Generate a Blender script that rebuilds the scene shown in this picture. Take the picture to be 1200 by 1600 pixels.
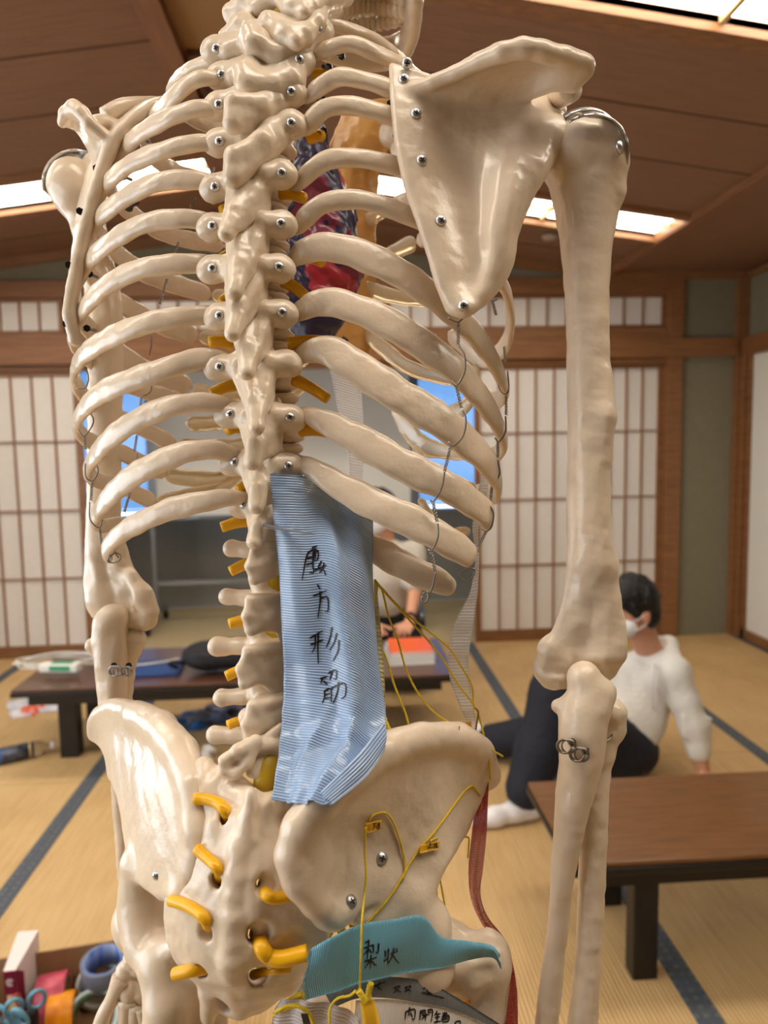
import bpy, bmesh, math, random
import numpy as np
from mathutils import Vector, Matrix
for o in list(bpy.data.objects): bpy.data.objects.remove(o)
SC=bpy.context.scene
COL=SC.collection
rng=np.random.default_rng(7)
# ------------------------------------------------------------------ camera
FPX=1140.0; EYE=1.30
Dn=np.array([.019,1,.097]); Dn/=np.linalg.norm(Dn)
_h=800-(Dn[0]*(531-600)+Dn[2]*FPX)/Dn[1]
Yc=np.array([531-600,_h-800,FPX]); Yc/=np.linalg.norm(Yc)
Xc=np.cross(Dn,Yc); Zc=-Dn
CAMO=np.array([0,0,EYE])
def ray(px,py):
    v=np.array([px-600,py-800,FPX])/FPX
    return np.array([v@Xc,v@Yc,v@Zc])
def P(px,py,d): return CAMO+ray(px,py)*d
def G(px,py,z=0.0):
    r=ray(px,py); return CAMO+r*((z-EYE)/r[2])
def atY(px,py,Y):
    r=ray(px,py); return CAMO+r*(Y/r[1])
CR=np.array([Xc[0],Yc[0],Zc[0]]); CU=-np.array([Xc[1],Yc[1],Zc[1]]); CF=np.array([Xc[2],Yc[2],Zc[2]])
cd=bpy.data.cameras.new('camera'); cam=bpy.data.objects.new('camera',cd); COL.objects.link(cam)
M=Matrix(((CR[0],CU[0],-CF[0],0),(CR[1],CU[1],-CF[1],0),(CR[2],CU[2],-CF[2],EYE),(0,0,0,1)))
cam.matrix_world=M
cd.sensor_fit='VERTICAL'; cd.sensor_height=36; cd.sensor_width=27; cd.lens=36*FPX/1600
cd.clip_start=.02; cd.clip_end=60
cd.dof.use_dof=True; cd.dof.focus_distance=.41; cd.dof.aperture_fstop=9.0
SC.camera=cam
SC.view_settings.view_transform='Standard'; SC.view_settings.look='None'
SC.view_settings.gamma=1; SC.view_settings.use_curve_mapping=False
SC.view_settings.exposure=0.30
w=bpy.data.worlds.new('world'); SC.world=w; w.use_nodes=True
w.node_tree.nodes['Background'].inputs[0].default_value=(.55,.70,1,1)
w.node_tree.nodes['Background'].inputs[1].default_value=.35
LIGHT_E=9.5      # ceiling diffuser panels
WINDOW_E=3.6     # daylight at the left-hand window
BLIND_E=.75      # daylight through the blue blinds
# ------------------------------------------------------------------ materials
def srgb(r,g,b):
    f=lambda c:(c/255/12.92) if c/255<=.04045 else ((c/255+.055)/1.055)**2.4
    return (f(r),f(g),f(b),1)
def N(nt,t,**k):
    n=nt.nodes.new(t)
    for a,b in k.items():
        if a.startswith('_'): setattr(n,a[1:],b)
        else: n.inputs[a.replace('_',' ')].default_value=b
    return n
def mat(name,col,rough=.6,metal=0,spec=.5,vary=0,vscale=8,bump=0,bscale=60,emit=None,estr=0,alpha=1,trans=0,sss=0,coat=0,vcol=None,aniso=None,ior=1.45):
    m=bpy.data.materials.new(name); m.use_nodes=True; nt=m.node_tree
    b=nt.nodes['Principled BSDF']; L=nt.links.new
    b.inputs['Base Color'].default_value=col; b.inputs['Roughness'].default_value=rough
    b.inputs['Metallic'].default_value=metal; b.inputs['Specular IOR Level'].default_value=spec
    b.inputs['Alpha'].default_value=alpha; b.inputs['Transmission Weight'].default_value=trans
    b.inputs['IOR'].default_value=ior
    if coat: b.inputs['Coat Weight'].default_value=coat; b.inputs['Coat Roughness'].default_value=.08
    if sss:
        b.inputs['Subsurface Weight'].default_value=sss; b.inputs['Subsurface Radius'].default_value=(1,.6,.35); b.inputs['Subsurface Scale'].default_value=.004
    if emit: b.inputs['Emission Color'].default_value=emit; b.inputs['Emission Strength'].default_value=estr
    tc=N(nt,'ShaderNodeTexCoord')
    if vary or vcol:
        n=N(nt,'ShaderNodeTexNoise',Scale=vscale,Detail=5.0)
        if aniso:
            mp=N(nt,'ShaderNodeMapping',Scale=aniso); L(tc.outputs['Object'],mp.inputs[0]); L(mp.outputs[0],n.inputs[0])
        else: L(tc.outputs['Object'],n.inputs[0])
        mx=N(nt,'ShaderNodeMix',_data_type='RGBA')
        c2=vcol or tuple(c*(1-vary) for c in col[:3])+(1,)
        mx.inputs['A'].default_value=col; mx.inputs['B'].default_value=c2
        rp=N(nt,'ShaderNodeMapRange'); rp.inputs[1].default_value=.35; rp.inputs[2].default_value=.65
        L(n.outputs['Fac'],rp.inputs[0]); L(rp.outputs[0],mx.inputs['Factor']); L(mx.outputs['Result'],b.inputs['Base Color'])
    if bump:
        n=N(nt,'ShaderNodeTexNoise',Scale=bscale,Detail=4.0); L(tc.outputs['Object'],n.inputs[0])
        bp=N(nt,'ShaderNodeBump',Strength=1.0,Distance=bump); L(n.outputs['Fac'],bp.inputs['Height']); L(bp.outputs[0],b.inputs['Normal'])
    return m
# ------------------------------------------------------------------ object helpers
def link(name,me,parent=None,m=None,smooth=False):
    o=bpy.data.objects.new(name,me); COL.objects.link(o)
    if m is not None:
        me.materials.clear(); me.materials.append(m)
    if smooth: me.polygons.foreach_set('use_smooth',[True]*len(me.polygons))
    if parent is not None: setpar(o,parent)
    return o
def setpar(o,p):
    o.parent=p; o.matrix_parent_inverse=p.matrix_basis.inverted()
def mesh(vs,fs):
    me=bpy.data.meshes.new('m'); me.from_pydata([tuple(map(float,v)) for v in vs],[],[tuple(map(int,f)) for f in fs]); me.update(); return me
def pmesh(name,vs,fs,m,parent=None,smooth=False): return link(name,mesh(vs,fs),parent,m,smooth)
def empty(name,loc,rz=0):
    o=bpy.data.objects.new(name,None); COL.objects.link(o); o.location=tuple(loc); o.rotation_euler=(0,0,rz); o.empty_display_size=.05
    bpy.context.view_layer.update()
    return o
def tag(o,label,cat,group=None,kind=None):
    if label: o['label']=label
    if cat: o['category']=cat
    if group: o['group']=group
    if kind: o['kind']=kind
    return o
def struct(o): o['kind']='structure'; return o
class MB:
    def __init__(s): s.v=[]; s.f=[]
    def add(s,vs,fs):
        n=len(s.v); s.v+=[tuple(map(float,v)) for v in vs]; s.f+=[tuple(int(i)+n for i in f) for f in fs]; return s
    def box(s,x0,x1,y0,y1,z0,z1,R=None,o=(0,0,0)):
        vs=[(x,y,z) for z in (z0,z1) for y in (y0,y1) for x in (x0,x1)]
        if R is not None: vs=[tuple(R@np.array(v)+np.array(o)) for v in vs]
        return s.add(vs,[(0,2,3,1),(4,5,7,6),(0,1,5,4),(2,6,7,3),(0,4,6,2),(1,3,7,5)])
    def tube(s,pts,rad,n=10,cap=True):
        v,f=tube_geo(pts,rad,n,cap); return s.add(v,f)
    def lathe(s,prof,n=24,o=(0,0,0),R=None,close=False):
        # prof: (r,z) list
        vs=[];fs=[]
        for (r,z) in prof:
            for i in range(n):
                a=2*math.pi*i/n; p=np.array([r*math.cos(a),r*math.sin(a),z])
                if R is not None: p=R@p
                vs.append(p+np.array(o))
        m_=len(prof)
        for j in range(m_-(0 if close else 1)):
            for i in range(n):
                a=j*n+i; b=j*n+(i+1)%n; c=((j+1)%m_)*n+(i+1)%n; d=((j+1)%m_)*n+i
                fs.append((a,b,c,d))
        if not close:
            if prof[0][0]>1e-6: fs.append(tuple(range(n))[::-1])
            if prof[-1][0]>1e-6: fs.append(tuple((m_-1)*n+i for i in range(n)))
        return s.add(vs,fs)
    def obj(s,name,m,parent=None,smooth=False,bevel=0,seg=2):
        me=mesh(s.v,s.f)
        bm=bmesh.new(); bm.from_mesh(me)
        bmesh.ops.remove_doubles(bm,verts=bm.verts,dist=1e-6)
        if bevel:
            es=[e for e in bm.edges if len(e.link_faces)==2 and e.calc_face_angle(0)>.5]
            bmesh.ops.bevel(bm,geom=es,offset=bevel,segments=seg,affect='EDGES',profile=.5)
        bmesh.ops.recalc_face_normals(bm,faces=bm.faces)
        bm.to_mesh(me); bm.free()
        return link(name,me,parent,m,smooth)
def catmull(pts,n):
    # pts array (k,c) -> resampled (n,c), centripetal-ish uniform
    p=np.asarray(pts,float); k=len(p)
    if k==2:
        t=np.linspace(0,1,n)[:,None]; return p[0]*(1-t)+p[1]*t
    q=np.vstack([2*p[0]-p[1],p,2*p[-1]-p[-2]])
    seg=np.linalg.norm(np.diff(p[:,:3],axis=0),axis=1)+1e-9; cum=np.concatenate([[0],np.cumsum(seg)])
    ts=np.linspace(0,cum[-1],n); out=[]
    for t in ts:
        i=min(int(np.searchsorted(cum,t,side='right')-1),k-2); i=max(i,0)
        u=(t-cum[i])/seg[i]; a,b,c,d=q[i],q[i+1],q[i+2],q[i+3]
        out.append(.5*((2*b)+(-a+c)*u+(2*a-5*b+4*c-d)*u*u+(-a+3*b-3*c+d)*u**3))
    return np.array(out)
def frames(p,ref=None):
    p=np.asarray(p,float); t=np.gradient(p,axis=0); t/=np.linalg.norm(t,axis=1)[:,None]+1e-12
    n=np.zeros_like(p); 
    if ref is None:
        r=np.array([0,0,1.]) if abs(t[0][2])<.9 else np.array([1.,0,0])
        r=r-t[0]*(r@t[0]); r/=np.linalg.norm(r); n[0]=r
        for i in range(1,len(p)):
            r=n[i-1]-t[i]*(n[i-1]@t[i]); n[i]=r/np.linalg.norm(r)
    else:
        ref=np.asarray(ref,float)
        for i in range(len(p)):
            r=ref[i] if ref.ndim==2 else ref
            r=r-t[i]*(r@t[i]); n[i]=r/np.linalg.norm(r)
    return t,n,np.cross(t,n)
def tube_geo(pts,rad,n=10,cap=True):
    p=np.asarray(pts,float); k=len(p); r=np.broadcast_to(np.asarray(rad,float),(k,))
    t,a,b=frames(p); vs=[];fs=[]
    for i in range(k):
        for j in range(n):
            an=2*math.pi*j/n; vs.append(p[i]+r[i]*(math.cos(an)*a[i]+math.sin(an)*b[i]))
    for i in range(k-1):
        for j in range(n):
            fs.append((i*n+j,i*n+(j+1)%n,(i+1)*n+(j+1)%n,(i+1)*n+j))
    if cap: fs.append(tuple(range(n))[::-1]); fs.append(tuple((k-1)*n+j for j in range(n)))
    return vs,fs
def tube(name,pts,rad,m,parent=None,n=10,res=None):
    if res: 
        pr=np.column_stack([np.asarray(pts,float),np.broadcast_to(np.asarray(rad,float),(len(pts),))]); q=catmull(pr,res); pts=q[:,:3]; rad=q[:,3]
    v,f=tube_geo(pts,rad,n); return pmesh(name,v,f,m,parent,True)
def rot(ax,a):
    return np.array(Matrix.Rotation(a,3,ax))
# ------------------------------------------------------------------ distance-field bones
def k_of(op): return op[5]+.002
class SDF:
    def __init__(s): s.ops=[]
    def cone(s,a,b,ra,rb,k=.003,cut=False):
        s.ops.append(('c',np.array(a,float),np.array(b,float),ra,rb,k,cut)); return s
    def chain(s,pts,k=.003,cut=False):
        for (a,ra),(b,rb) in zip(pts[:-1],pts[1:]): s.cone(a,b,ra,rb,k,cut)
        return s
    def ball(s,c,r,k=.003,cut=False): return s.cone(c,np.array(c)+1e-6,r,r,k,cut)
    def ell(s,c,r,R=None,k=.003,cut=False):
        s.ops.append(('e',np.array(c,float),np.array(r,float),np.eye(3) if R is None else np.array(R,float),None,k,cut)); return s
    def tri(s,a,b,c,ta,tb,tc,k=.002,cut=False):
        s.ops.append(('t',[np.array(q,float) for q in (a,b,c)],(ta,tb,tc),None,None,k,cut)); return s
    def sheet(s,g,k=.002,nu=None,nv=None):
        # g: (m,n,4) grid of x,y,z,halfthickness
        g=np.asarray(g,float)
        if nu: g=np.stack([catmull(g[:,j],nu) for j in range(g.shape[1])],1)
        if nv: g=np.stack([catmull(g[i],nv) for i in range(g.shape[0])],0)
        m_,n_=g.shape[:2]; T=[]
        for i in range(m_-1):
            for j in range(n_-1):
                a,b,c,d=g[i,j],g[i+1,j],g[i+1,j+1],g[i,j+1]
                T.append(([a[:3],b[:3],c[:3]],(a[3],b[3],c[3]))); T.append(([a[:3],c[:3],d[:3]],(a[3],c[3],d[3])))
        s.ops.append(('s',T,None,None,None,k,False)); return s
    def bb(s,op):
        k=op[5]+.002
        if op[0]=='c': r=max(op[3],op[4])+k; return np.minimum(op[1],op[2])-r,np.maximum(op[1],op[2])+r
        if op[0]=='e': r=np.max(op[2])+k; return op[1]-r,op[1]+r
        if op[0]=='s': q=np.array([t[0] for t in op[1]]).reshape(-1,3); r=max(max(t[1]) for t in op[1])+k; return q.min(0)-r,q.max(0)+r
        q=np.array(op[1]); r=max(op[2])+k; return q.min(0)-r,q.max(0)+r
    def build(s,vox,rough=0.0,seed=0,smooth=0):
        bbs=[s.bb(o) for o in s.ops]; un=[b for b,o in zip(bbs,s.ops) if not o[6]]
        lo=np.min([b[0] for b in un],0)-2*vox; hi=np.max([b[1] for b in un],0)+2*vox
        n=np.ceil((hi-lo)/vox).astype(int)+1
        BIG=.02; f=np.full(n,BIG,np.float32)
        ax=[lo[i]+vox*np.arange(n[i]) for i in range(3)]
        for (b0,b1),op in zip(bbs,s.ops):
            i0=np.clip(np.floor((b0-lo)/vox).astype(int),0,n-1); i1=np.clip(np.ceil((b1-lo)/vox).astype(int)+1,1,n)
            if np.any(i1<=i0): continue
            X=ax[0][i0[0]:i1[0]][:,None,None]; Y=ax[1][i0[1]:i1[1]][None,:,None]; Z=ax[2][i0[2]:i1[2]][None,None,:]
            if op[0]=='s':
                d=np.full((X.size,Y.size,Z.size),BIG,np.float32); xs=(X.ravel(),Y.ravel(),Z.ravel())
                for q_,t_ in op[1]:
                    qq=np.array(q_); r_=max(t_)+k_of(op); a0=qq.min(0)-r_; a1=qq.max(0)+r_
                    j0=[int(np.searchsorted(xs[i],a0[i])) for i in range(3)]; j1=[int(np.searchsorted(xs[i],a1[i])) for i in range(3)]
                    ss_=tuple(slice(j0[i],j1[i]) for i in range(3))
                    if any(j1[i]<=j0[i] for i in range(3)): continue
                    d[ss_]=np.minimum(d[ss_],s.dist(('t',q_,t_),X[j0[0]:j1[0]],Y[:,j0[1]:j1[1]],Z[:,:,j0[2]:j1[2]]))
            else: d=s.dist(op,X,Y,Z)
            sl=tuple(slice(i0[i],i1[i]) for i in range(3)); g=f[sl]; k=op[5]
            if op[6]: d=-d; h=np.maximum(k-np.abs(g-d),0)/k; f[sl]=np.maximum(g,d)+h*h*k*.25
            else: h=np.maximum(k-np.abs(g-d),0)/k; f[sl]=np.minimum(g,d)-h*h*k*.25
        if rough:
            X=ax[0][:,None,None]; Y=ax[1][None,:,None]; Z=ax[2][None,None,:]
            r_=np.random.default_rng(seed); acc=0
            for wl,am in ((.022,1),(.011,.6),(.006,.35)):
                for _ in range(3):
                    v=r_.normal(size=3); v/=np.linalg.norm(v); v*=2*math.pi/wl; ph=r_.uniform(0,6.28)
                    u=r_.normal(size=3); u/=np.linalg.norm(u); u*=2*math.pi/wl; ph2=r_.uniform(0,6.28)
                    acc=acc+am*np.sin(v[0]*X+v[1]*Y+v[2]*Z+ph)*np.sin(u[0]*X+u[1]*Y+u[2]*Z+ph2)
            f+=(rough*acc*.5).astype(np.float32)
        for _ in range(smooth):
            g=f.copy()
            for a in range(3):
                g=(np.roll(g,1,a)+2*g+np.roll(g,-1,a))/4
            f=g
        return nets(f,lo,vox)
    def dist(s,op,X,Y,Z):
        if op[0]=='c':
            a,b,ra,rb=op[1:5]; ab=b-a; L2=ab@ab
            px,py,pz=X-a[0],Y-a[1],Z-a[2]
            h=np.clip((px*ab[0]+py*ab[1]+pz*ab[2])/L2,0,1)
            return np.sqrt((px-h*ab[0])**2+(py-h*ab[1])**2+(pz-h*ab[2])**2)-(ra+(rb-ra)*h)
        if op[0]=='e':
            c,r,R=op[1:4]; px,py,pz=X-c[0],Y-c[1],Z-c[2]
            q=[(R[i,0]*px+R[i,1]*py+R[i,2]*pz) for i in range(3)]
            k0=np.sqrt(sum((q[i]/r[i])**2 for i in range(3))); k1=np.sqrt(sum((q[i]/r[i]**2)**2 for i in range(3)))+1e-9
            return k0*(k0-1)/k1
        (a,b,c),(ta,tb,tc)=op[1],op[2]
        nn=np.cross(b-a,c-a); ar=np.linalg.norm(nn)
        d=None
        for p0,p1,r0,r1 in ((a,b,ta,tb),(b,c,tb,tc),(c,a,tc,ta)):
            e=p1-p0; L2=e@e+1e-12; px,py,pz=X-p0[0],Y-p0[1],Z-p0[2]
            h=np.clip((px*e[0]+py*e[1]+pz*e[2])/L2,0,1)
            q=np.sqrt((px-h*e[0])**2+(py-h*e[1])**2+(pz-h*e[2])**2)-(r0+(r1-r0)*h)
            d=q if d is None else np.minimum(d,q)
        if ar>1e-10:
            n=nn/ar; px,py,pz=X-a[0],Y-a[1],Z-a[2]
            v0=b-a; v1=c-a; d00=v0@v0; d01=v0@v1; d11=v1@v1; den=d00*d11-d01*d01
            p0=px*v0[0]+py*v0[1]+pz*v0[2]; p1=px*v1[0]+py*v1[1]+pz*v1[2]
            v=(d11*p0-d01*p1)/den; w_=(d00*p1-d01*p0)/den
            pd=np.abs(px*n[0]+py*n[1]+pz*n[2])-(ta+(tb-ta)*v+(tc-ta)*w_)
            ins=(v>=0)&(w_>=0)&(v+w_<=1)
            d=np.where(ins,np.minimum(d,pd),d)
        return d
def nets(f,lo,vox):
    s=f<0; n=np.array(f.shape)
    c=np.zeros(n-1,np.int8)
    for i in (0,1):
        for j in (0,1):
            for k in (0,1): c+=s[i:n[0]-1+i,j:n[1]-1+j,k:n[2]-1+k]
    act=(c>0)&(c<8); idx=np.full(n-1,-1,np.int32); I=np.argwhere(act); idx[act]=np.arange(len(I))
    acc=np.zeros((len(I),3)); cnt=np.zeros(len(I))
    cor=[(i,j,k) for i in (0,1) for j in (0,1) for k in (0,1)]
    val={q:f[I[:,0]+q[0],I[:,1]+q[1],I[:,2]+q[2]] for q in cor}
    for q in cor:
        for a in range(3):
            if q[a]==0:
                r=list(q); r[a]=1; r=tuple(r); v0,v1=val[q],val[r]; m_=(v0<0)!=(v1<0)
                t=np.where(m_,v0/np.where(m_,v0-v1,1),0)
                pt=np.array(q,float)[None]+np.zeros((len(I),3)); pt[:,a]+=t
                acc+=pt*m_[:,None]; cnt+=m_
    V=lo+vox*(I+acc/cnt[:,None])
    F=[]
    for a in range(3):
        b,c_=(a+1)%3,(a+2)%3
        s0=s.take(range(n[a]-1),a); s1=s.take(range(1,n[a]),a)
        E=np.argwhere(s0!=s1)
        E=E[(E[:,b]>0)&(E[:,c_]>0)&(E[:,b]<n[b]-1)&(E[:,c_]<n[c_]-1)]
        def cell(db,dc):
            q=E.copy(); q[:,b]-=db; q[:,c_]-=dc; return idx[q[:,0],q[:,1],q[:,2]]
        q=np.stack([cell(0,0),cell(1,0),cell(1,1),cell(0,1)],1)
        flip=s[E[:,0],E[:,1],E[:,2]]; q[~flip]=q[~flip][:,::-1]
        F.append(q)
    F=np.concatenate(F)
    me=bpy.data.meshes.new('b'); me.vertices.add(len(V)); me.vertices.foreach_set('co',V.astype(np.float32).ravel())
    me.loops.add(F.size); me.loops.foreach_set('vertex_index',F.astype(np.int32).ravel())
    me.polygons.add(len(F)); me.polygons.foreach_set('loop_start',np.arange(0,F.size,4,dtype=np.int32))
    me.update(calc_edges=True); me.validate()
    return me
# ================================================================== ROOM
XL,XR,YB,YW=-2.9,2.58,-3.4,4.55
YA=5.85    # back wall of the strip room beyond the shoji
wood=mat('cedar_wood',srgb(146,100,62),.45,vary=.35,vscale=6,aniso=(1,1,14))
woodh=mat('cedar_wood_beam',srgb(146,100,62),.45,vary=.35,vscale=5,aniso=(1,12,30))
kumiko=mat('lattice_wood',srgb(150,112,84),.6)
plaster=mat('olive_plaster',srgb(128,122,100),.9,vary=.08,vscale=30)
greywall=mat('grey_plaster',srgb(150,148,138),.9,vary=.06,vscale=20)
paper=mat('shoji_paper',srgb(226,222,216),.8,vary=.04,vscale=40)
ceilw=mat('ceiling_board',srgb(138,101,74),.55,vary=.22,vscale=4,aniso=(1.5,22,4))
ridgep=mat('ridge_panel',srgb(150,112,68),.6,vary=.1,vscale=6)
darkgap=mat('dark_gap',srgb(30,20,14),.9)
def tatami():
    m=bpy.data.materials.new('tatami'); m.use_nodes=True; nt=m.node_tree; L=nt.links.new; b=nt.nodes['Principled BSDF']
    tc=N(nt,'ShaderNodeTexCoord'); sx=N(nt,'ShaderNodeSeparateXYZ'); L(tc.outputs['Object'],sx.inputs[0])
    def mth(op,a,b_=None,c=None):
        n=N(nt,'ShaderNodeMath',_operation=op)
        for i,v in enumerate((a,b_,c)):
            if v is None: continue
            if isinstance(v,(int,float)): n.inputs[i].default_value=v
            else: L(v,n.inputs[i])
        return n.outputs[0]
    X,Y=sx.outputs[0],sx.outputs[1]
    # rush ridges run along the mat
    r=mth('SINE',mth('MULTIPLY',X,2*math.pi/.0105)); fine=mth('SINE',mth('MULTIPLY',Y,2*math.pi/.004))
    noi=N(nt,'ShaderNodeTexNoise',Scale=3.0,Detail=6.0); L(tc.outputs['Object'],noi.inputs[0])
    n2=N(nt,'ShaderNodeTexNoise',Scale=90.0,Detail=2.0)
    mp=N(nt,'ShaderNodeMapping',Scale=(1,.06,1)); L(tc.outputs['Object'],mp.inputs[0]); L(mp.outputs[0],n2.inputs[0])
    v=mth('ADD',mth('MULTIPLY',r,.16),mth('ADD',mth('MULTIPLY',noi.outputs[0],.6),mth('MULTIPLY',n2.outputs[0],.5)))
    cr=N(nt,'ShaderNodeValToRGB'); cr.color_ramp.elements[0].position=.25; cr.color_ramp.elements[1].position=.95
    cr.color_ramp.elements[0].color=srgb(176,140,88); cr.color_ramp.elements[1].color=srgb(226,192,136)
    L(v,cr.inputs[0])
    # cross seams between mat ends
    yy=mth('ABSOLUTE',mth('SUBTRACT',mth('FRACT',mth('ADD',mth('DIVIDE',mth('SUBTRACT',Y,2.80),1.76),10.5)),.5))
    seam=mth('LESS_THAN',yy,.0016)
    m1=N(nt,'ShaderNodeMix',_data_type='RGBA'); m1.inputs['B'].default_value=srgb(120,92,56); L(cr.outputs[0],m1.inputs['A']); L(mth('MULTIPLY',seam,.6),m1.inputs['Factor'])
    L(m1.outputs['Result'],b.inputs['Base Color']); b.inputs['Roughness'].default_value=.62
    bp=N(nt,'ShaderNodeBump',Strength=.6,Distance=.0015); L(mth('ADD',r,mth('MULTIPLY',fine,.25)),bp.inputs['Height']); L(bp.outputs[0],b.inputs['Normal'])
    return m
def heri():
    m=bpy.data.materials.new('mat_border_cloth'); m.use_nodes=True; nt=m.node_tree; L=nt.links.new; b=nt.nodes['Principled BSDF']
    tc=N(nt,'ShaderNodeTexCoord'); vo=N(nt,'ShaderNodeTexVoronoi',Scale=38.0,Randomness=.25); L(tc.outputs['Object'],vo.inputs[0])
    cr=N(nt,'ShaderNodeValToRGB'); e=cr.color_ramp.elements; e[0].position=.12; e[0].color=srgb(116,118,92); e[1].position=.34; e[1].color=srgb(60,65,72)
    n=N(nt,'ShaderNodeTexNoise',Scale=60.0); L(tc.outputs['Object'],n.inputs[0])
    mx=N(nt,'ShaderNodeMix',_data_type='RGBA'); mx.inputs['Factor'].default_value=.4; mx.inputs['B'].default_value=srgb(84,90,102)
    L(vo.outputs['Distance'],cr.inputs[0]); L(cr.outputs[0],mx.inputs['A']); L(n.outputs[0],mx.inputs['Factor']); L(mx.outputs['Result'],b.inputs['Base Color']); b.inputs['Roughness'].default_value=.7
    return m
fl=MB().box(XL,XR,YB,YW+.02,-.06,0).obj('floor',tatami()); struct(fl)
# cloth borders are part of the floor
hm=heri(); mb=MB()
for x in (-2.80,-1.955,-1.005,-.105,.792,1.685,2.54):
    mb.box(x-.031,x+.031,YB,YW,.0,.0012)
o=mb.obj('mat_border',hm,fl); o['label']='dark blue patterned cloth mat borders'
fa=MB().box(-3.2,2.2,YW+.02,YA,-.06,-.002).obj('floor',mat('strip_room_floor',srgb(205,180,130),.6,vary=.08,vscale=20)); struct(fa)
# outer walls
struct(MB().box(XR,XR+.1,YB,YW+.1,0,2.9).obj('wall_right',plaster))
struct(MB().box(XL,XR,YB-.1,YB,0,2.9).obj('wall_rear',plaster))
# left wall with a big daylight window opening Y -1.2..2.6
lw=MB(); lw.box(XL-.1,XL,YB,-1.6,0,2.9); lw.box(XL-.1,XL,2.6,YW+.1,0,2.9); lw.box(XL-.1,XL,-1.6,2.6,0,.35); lw.box(XL-.1,XL,-1.6,2.6,1.95,2.9)
struct(lw.obj('wall_left',plaster))
lwf=MB()
for y in (-1.6,-.2,1.2,2.57): lwf.box(XL-.07,XL-.02,y,y+.03,.35,1.95)
lwf.box(XL-.07,XL-.02,-1.6,2.6,.35,.39); lwf.box(XL-.07,XL-.02,-1.6,2.6,1.91,1.95)
w2=lwf.obj('window_2',wood); struct(w2)
day=mat('daylight_pane',srgb(235,242,255),.5,emit=(.80,.90,1,1),estr=WINDOW_E)
MB().box(XL-.06,XL-.05,-1.6,2.6,.39,1.91).obj('pane',day,w2)
# far wall : plaster pieces around the shoji openings
ZK=1.755
wl=MB()
wl.box(2.16,2.52,YW,YW+.1,0,1.79)
wl.box(2.16,2.52,YW,YW+.1,1.92,2.9)
wl.box(XL,2.16,YW,YW+.1,2.28,2.9)
struct(wl.obj('wall_far',plaster))
tr=[]
def trim(n,bx,m=wood,bev=.003):
    o=MB().box(*bx).obj('trim_%d'%n,m,bevel=bev); struct(o); return o
trim(1,(2.065,2.16,YW-.03,YW+.1,0,2.31))                # pillar
trim(2,(2.50,2.60,YW-.04,YW+.08,0,2.31))                 # corner pillar
trim(3,(XL,2.50,YW-.055,YW,1.79,1.905),woodh)             # beam over the openings
trim(4,(XL,2.065,YW-.02,YW+.08,ZK,1.79),woodh)
trim(5,(XL,2.065,YW-.025,YW+.08,1.905,1.975),woodh)
trim(6,(XL,2.065,YW-.03,YW+.08,2.185,2.28),woodh)
trim(7,(XR-.05,XR,YB,YW-.04,1.79,1.905),mat('cedar_side',srgb(140,92,56),.5,vary=.3,vscale=5,aniso=(12,1,30)))
trim(8,(XR-.03,XR,YB,YW-.04,2.27,2.31),wood)
# transom lights above the beam
def lattice(name,x0,x1,z0,z1,y,nv,hz,fr,parent=None,botrail=0,paperm=paper):
    t=empty(name,(0.5*(x0+x1),y,z0))
    f=MB(); f.box(x0,x0+fr,y-.015,y+.015,z0,z1); f.box(x1-fr,x1,y-.015,y+.015,z0,z1)
    f.box(x0+fr,x1-fr,y-.014,y+.014,z1-fr*.7,z1); f.box(x0+fr,x1-fr,y-.014,y+.014,z0,z0+(botrail or fr*.7))
    f.obj('frame',wood,t)
    k=MB()
    for i in range(1,nv): 
        x=x0+fr+(x1-x0-2*fr)*i/nv; k.box(x-.005,x+.005,y-.012,y,z0+(botrail or fr*.7),z1-fr*.7)
    for z in hz: k.box(x0+fr,x1-fr,y-.011,y,z-.005,z+.005)
    k.obj('lattice',kumiko,t)
    MB().box(x0+fr,x1-fr,y+.001,y+.003,z0+(botrail or fr*.7),z1-fr*.7).obj('paper_pane',paperm,t)
    struct(t); return t
lattice('window_3',-2.6,-1.63,1.975,2.185,YW+.02,8,[],.03)
lattice('window_4',-1.57,.24,1.975,2.185,YW+.02,15,[],.03)
lattice('window_5',.30,2.065,1.975,2.185,YW+.02,14,[],.03)
hz=[1.335,.915,.495]
lattice('door_1',.845,1.50,.0,ZK,YW+.015,5,hz,.034,botrail=.075)
lattice('door_2',1.485,2.065,.0,ZK,YW+.045,5,hz,.034,botrail=.075)
lattice('door_3',-2.25,-1.56,.0,ZK,YW+.015,5,hz,.04,botrail=.075)
lattice('door_4',-2.88,-2.23,.0,ZK,YW+.045,5,hz,.04,botrail=.075)
# right wall : white sliding doors in perspective
dr=empty('door_5',(XR,4.0,0)); f=MB()
for y in (2.72,3.58,4.44): f.box(XR-.035,XR,y-.018,y+.018,0,1.79)
f.box(XR-.035,XR,2.7,4.46,0,.06); f.obj('frame',wood,dr)
MB().box(XR-.02,XR-.001,2.74,4.42,.06,1.79).obj('panel',mat('door_paper_right',srgb(225,222,212),.8),dr)
struct(dr)
trim(9,(XR-.05,XR,4.47,4.51,0,1.79))
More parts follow.
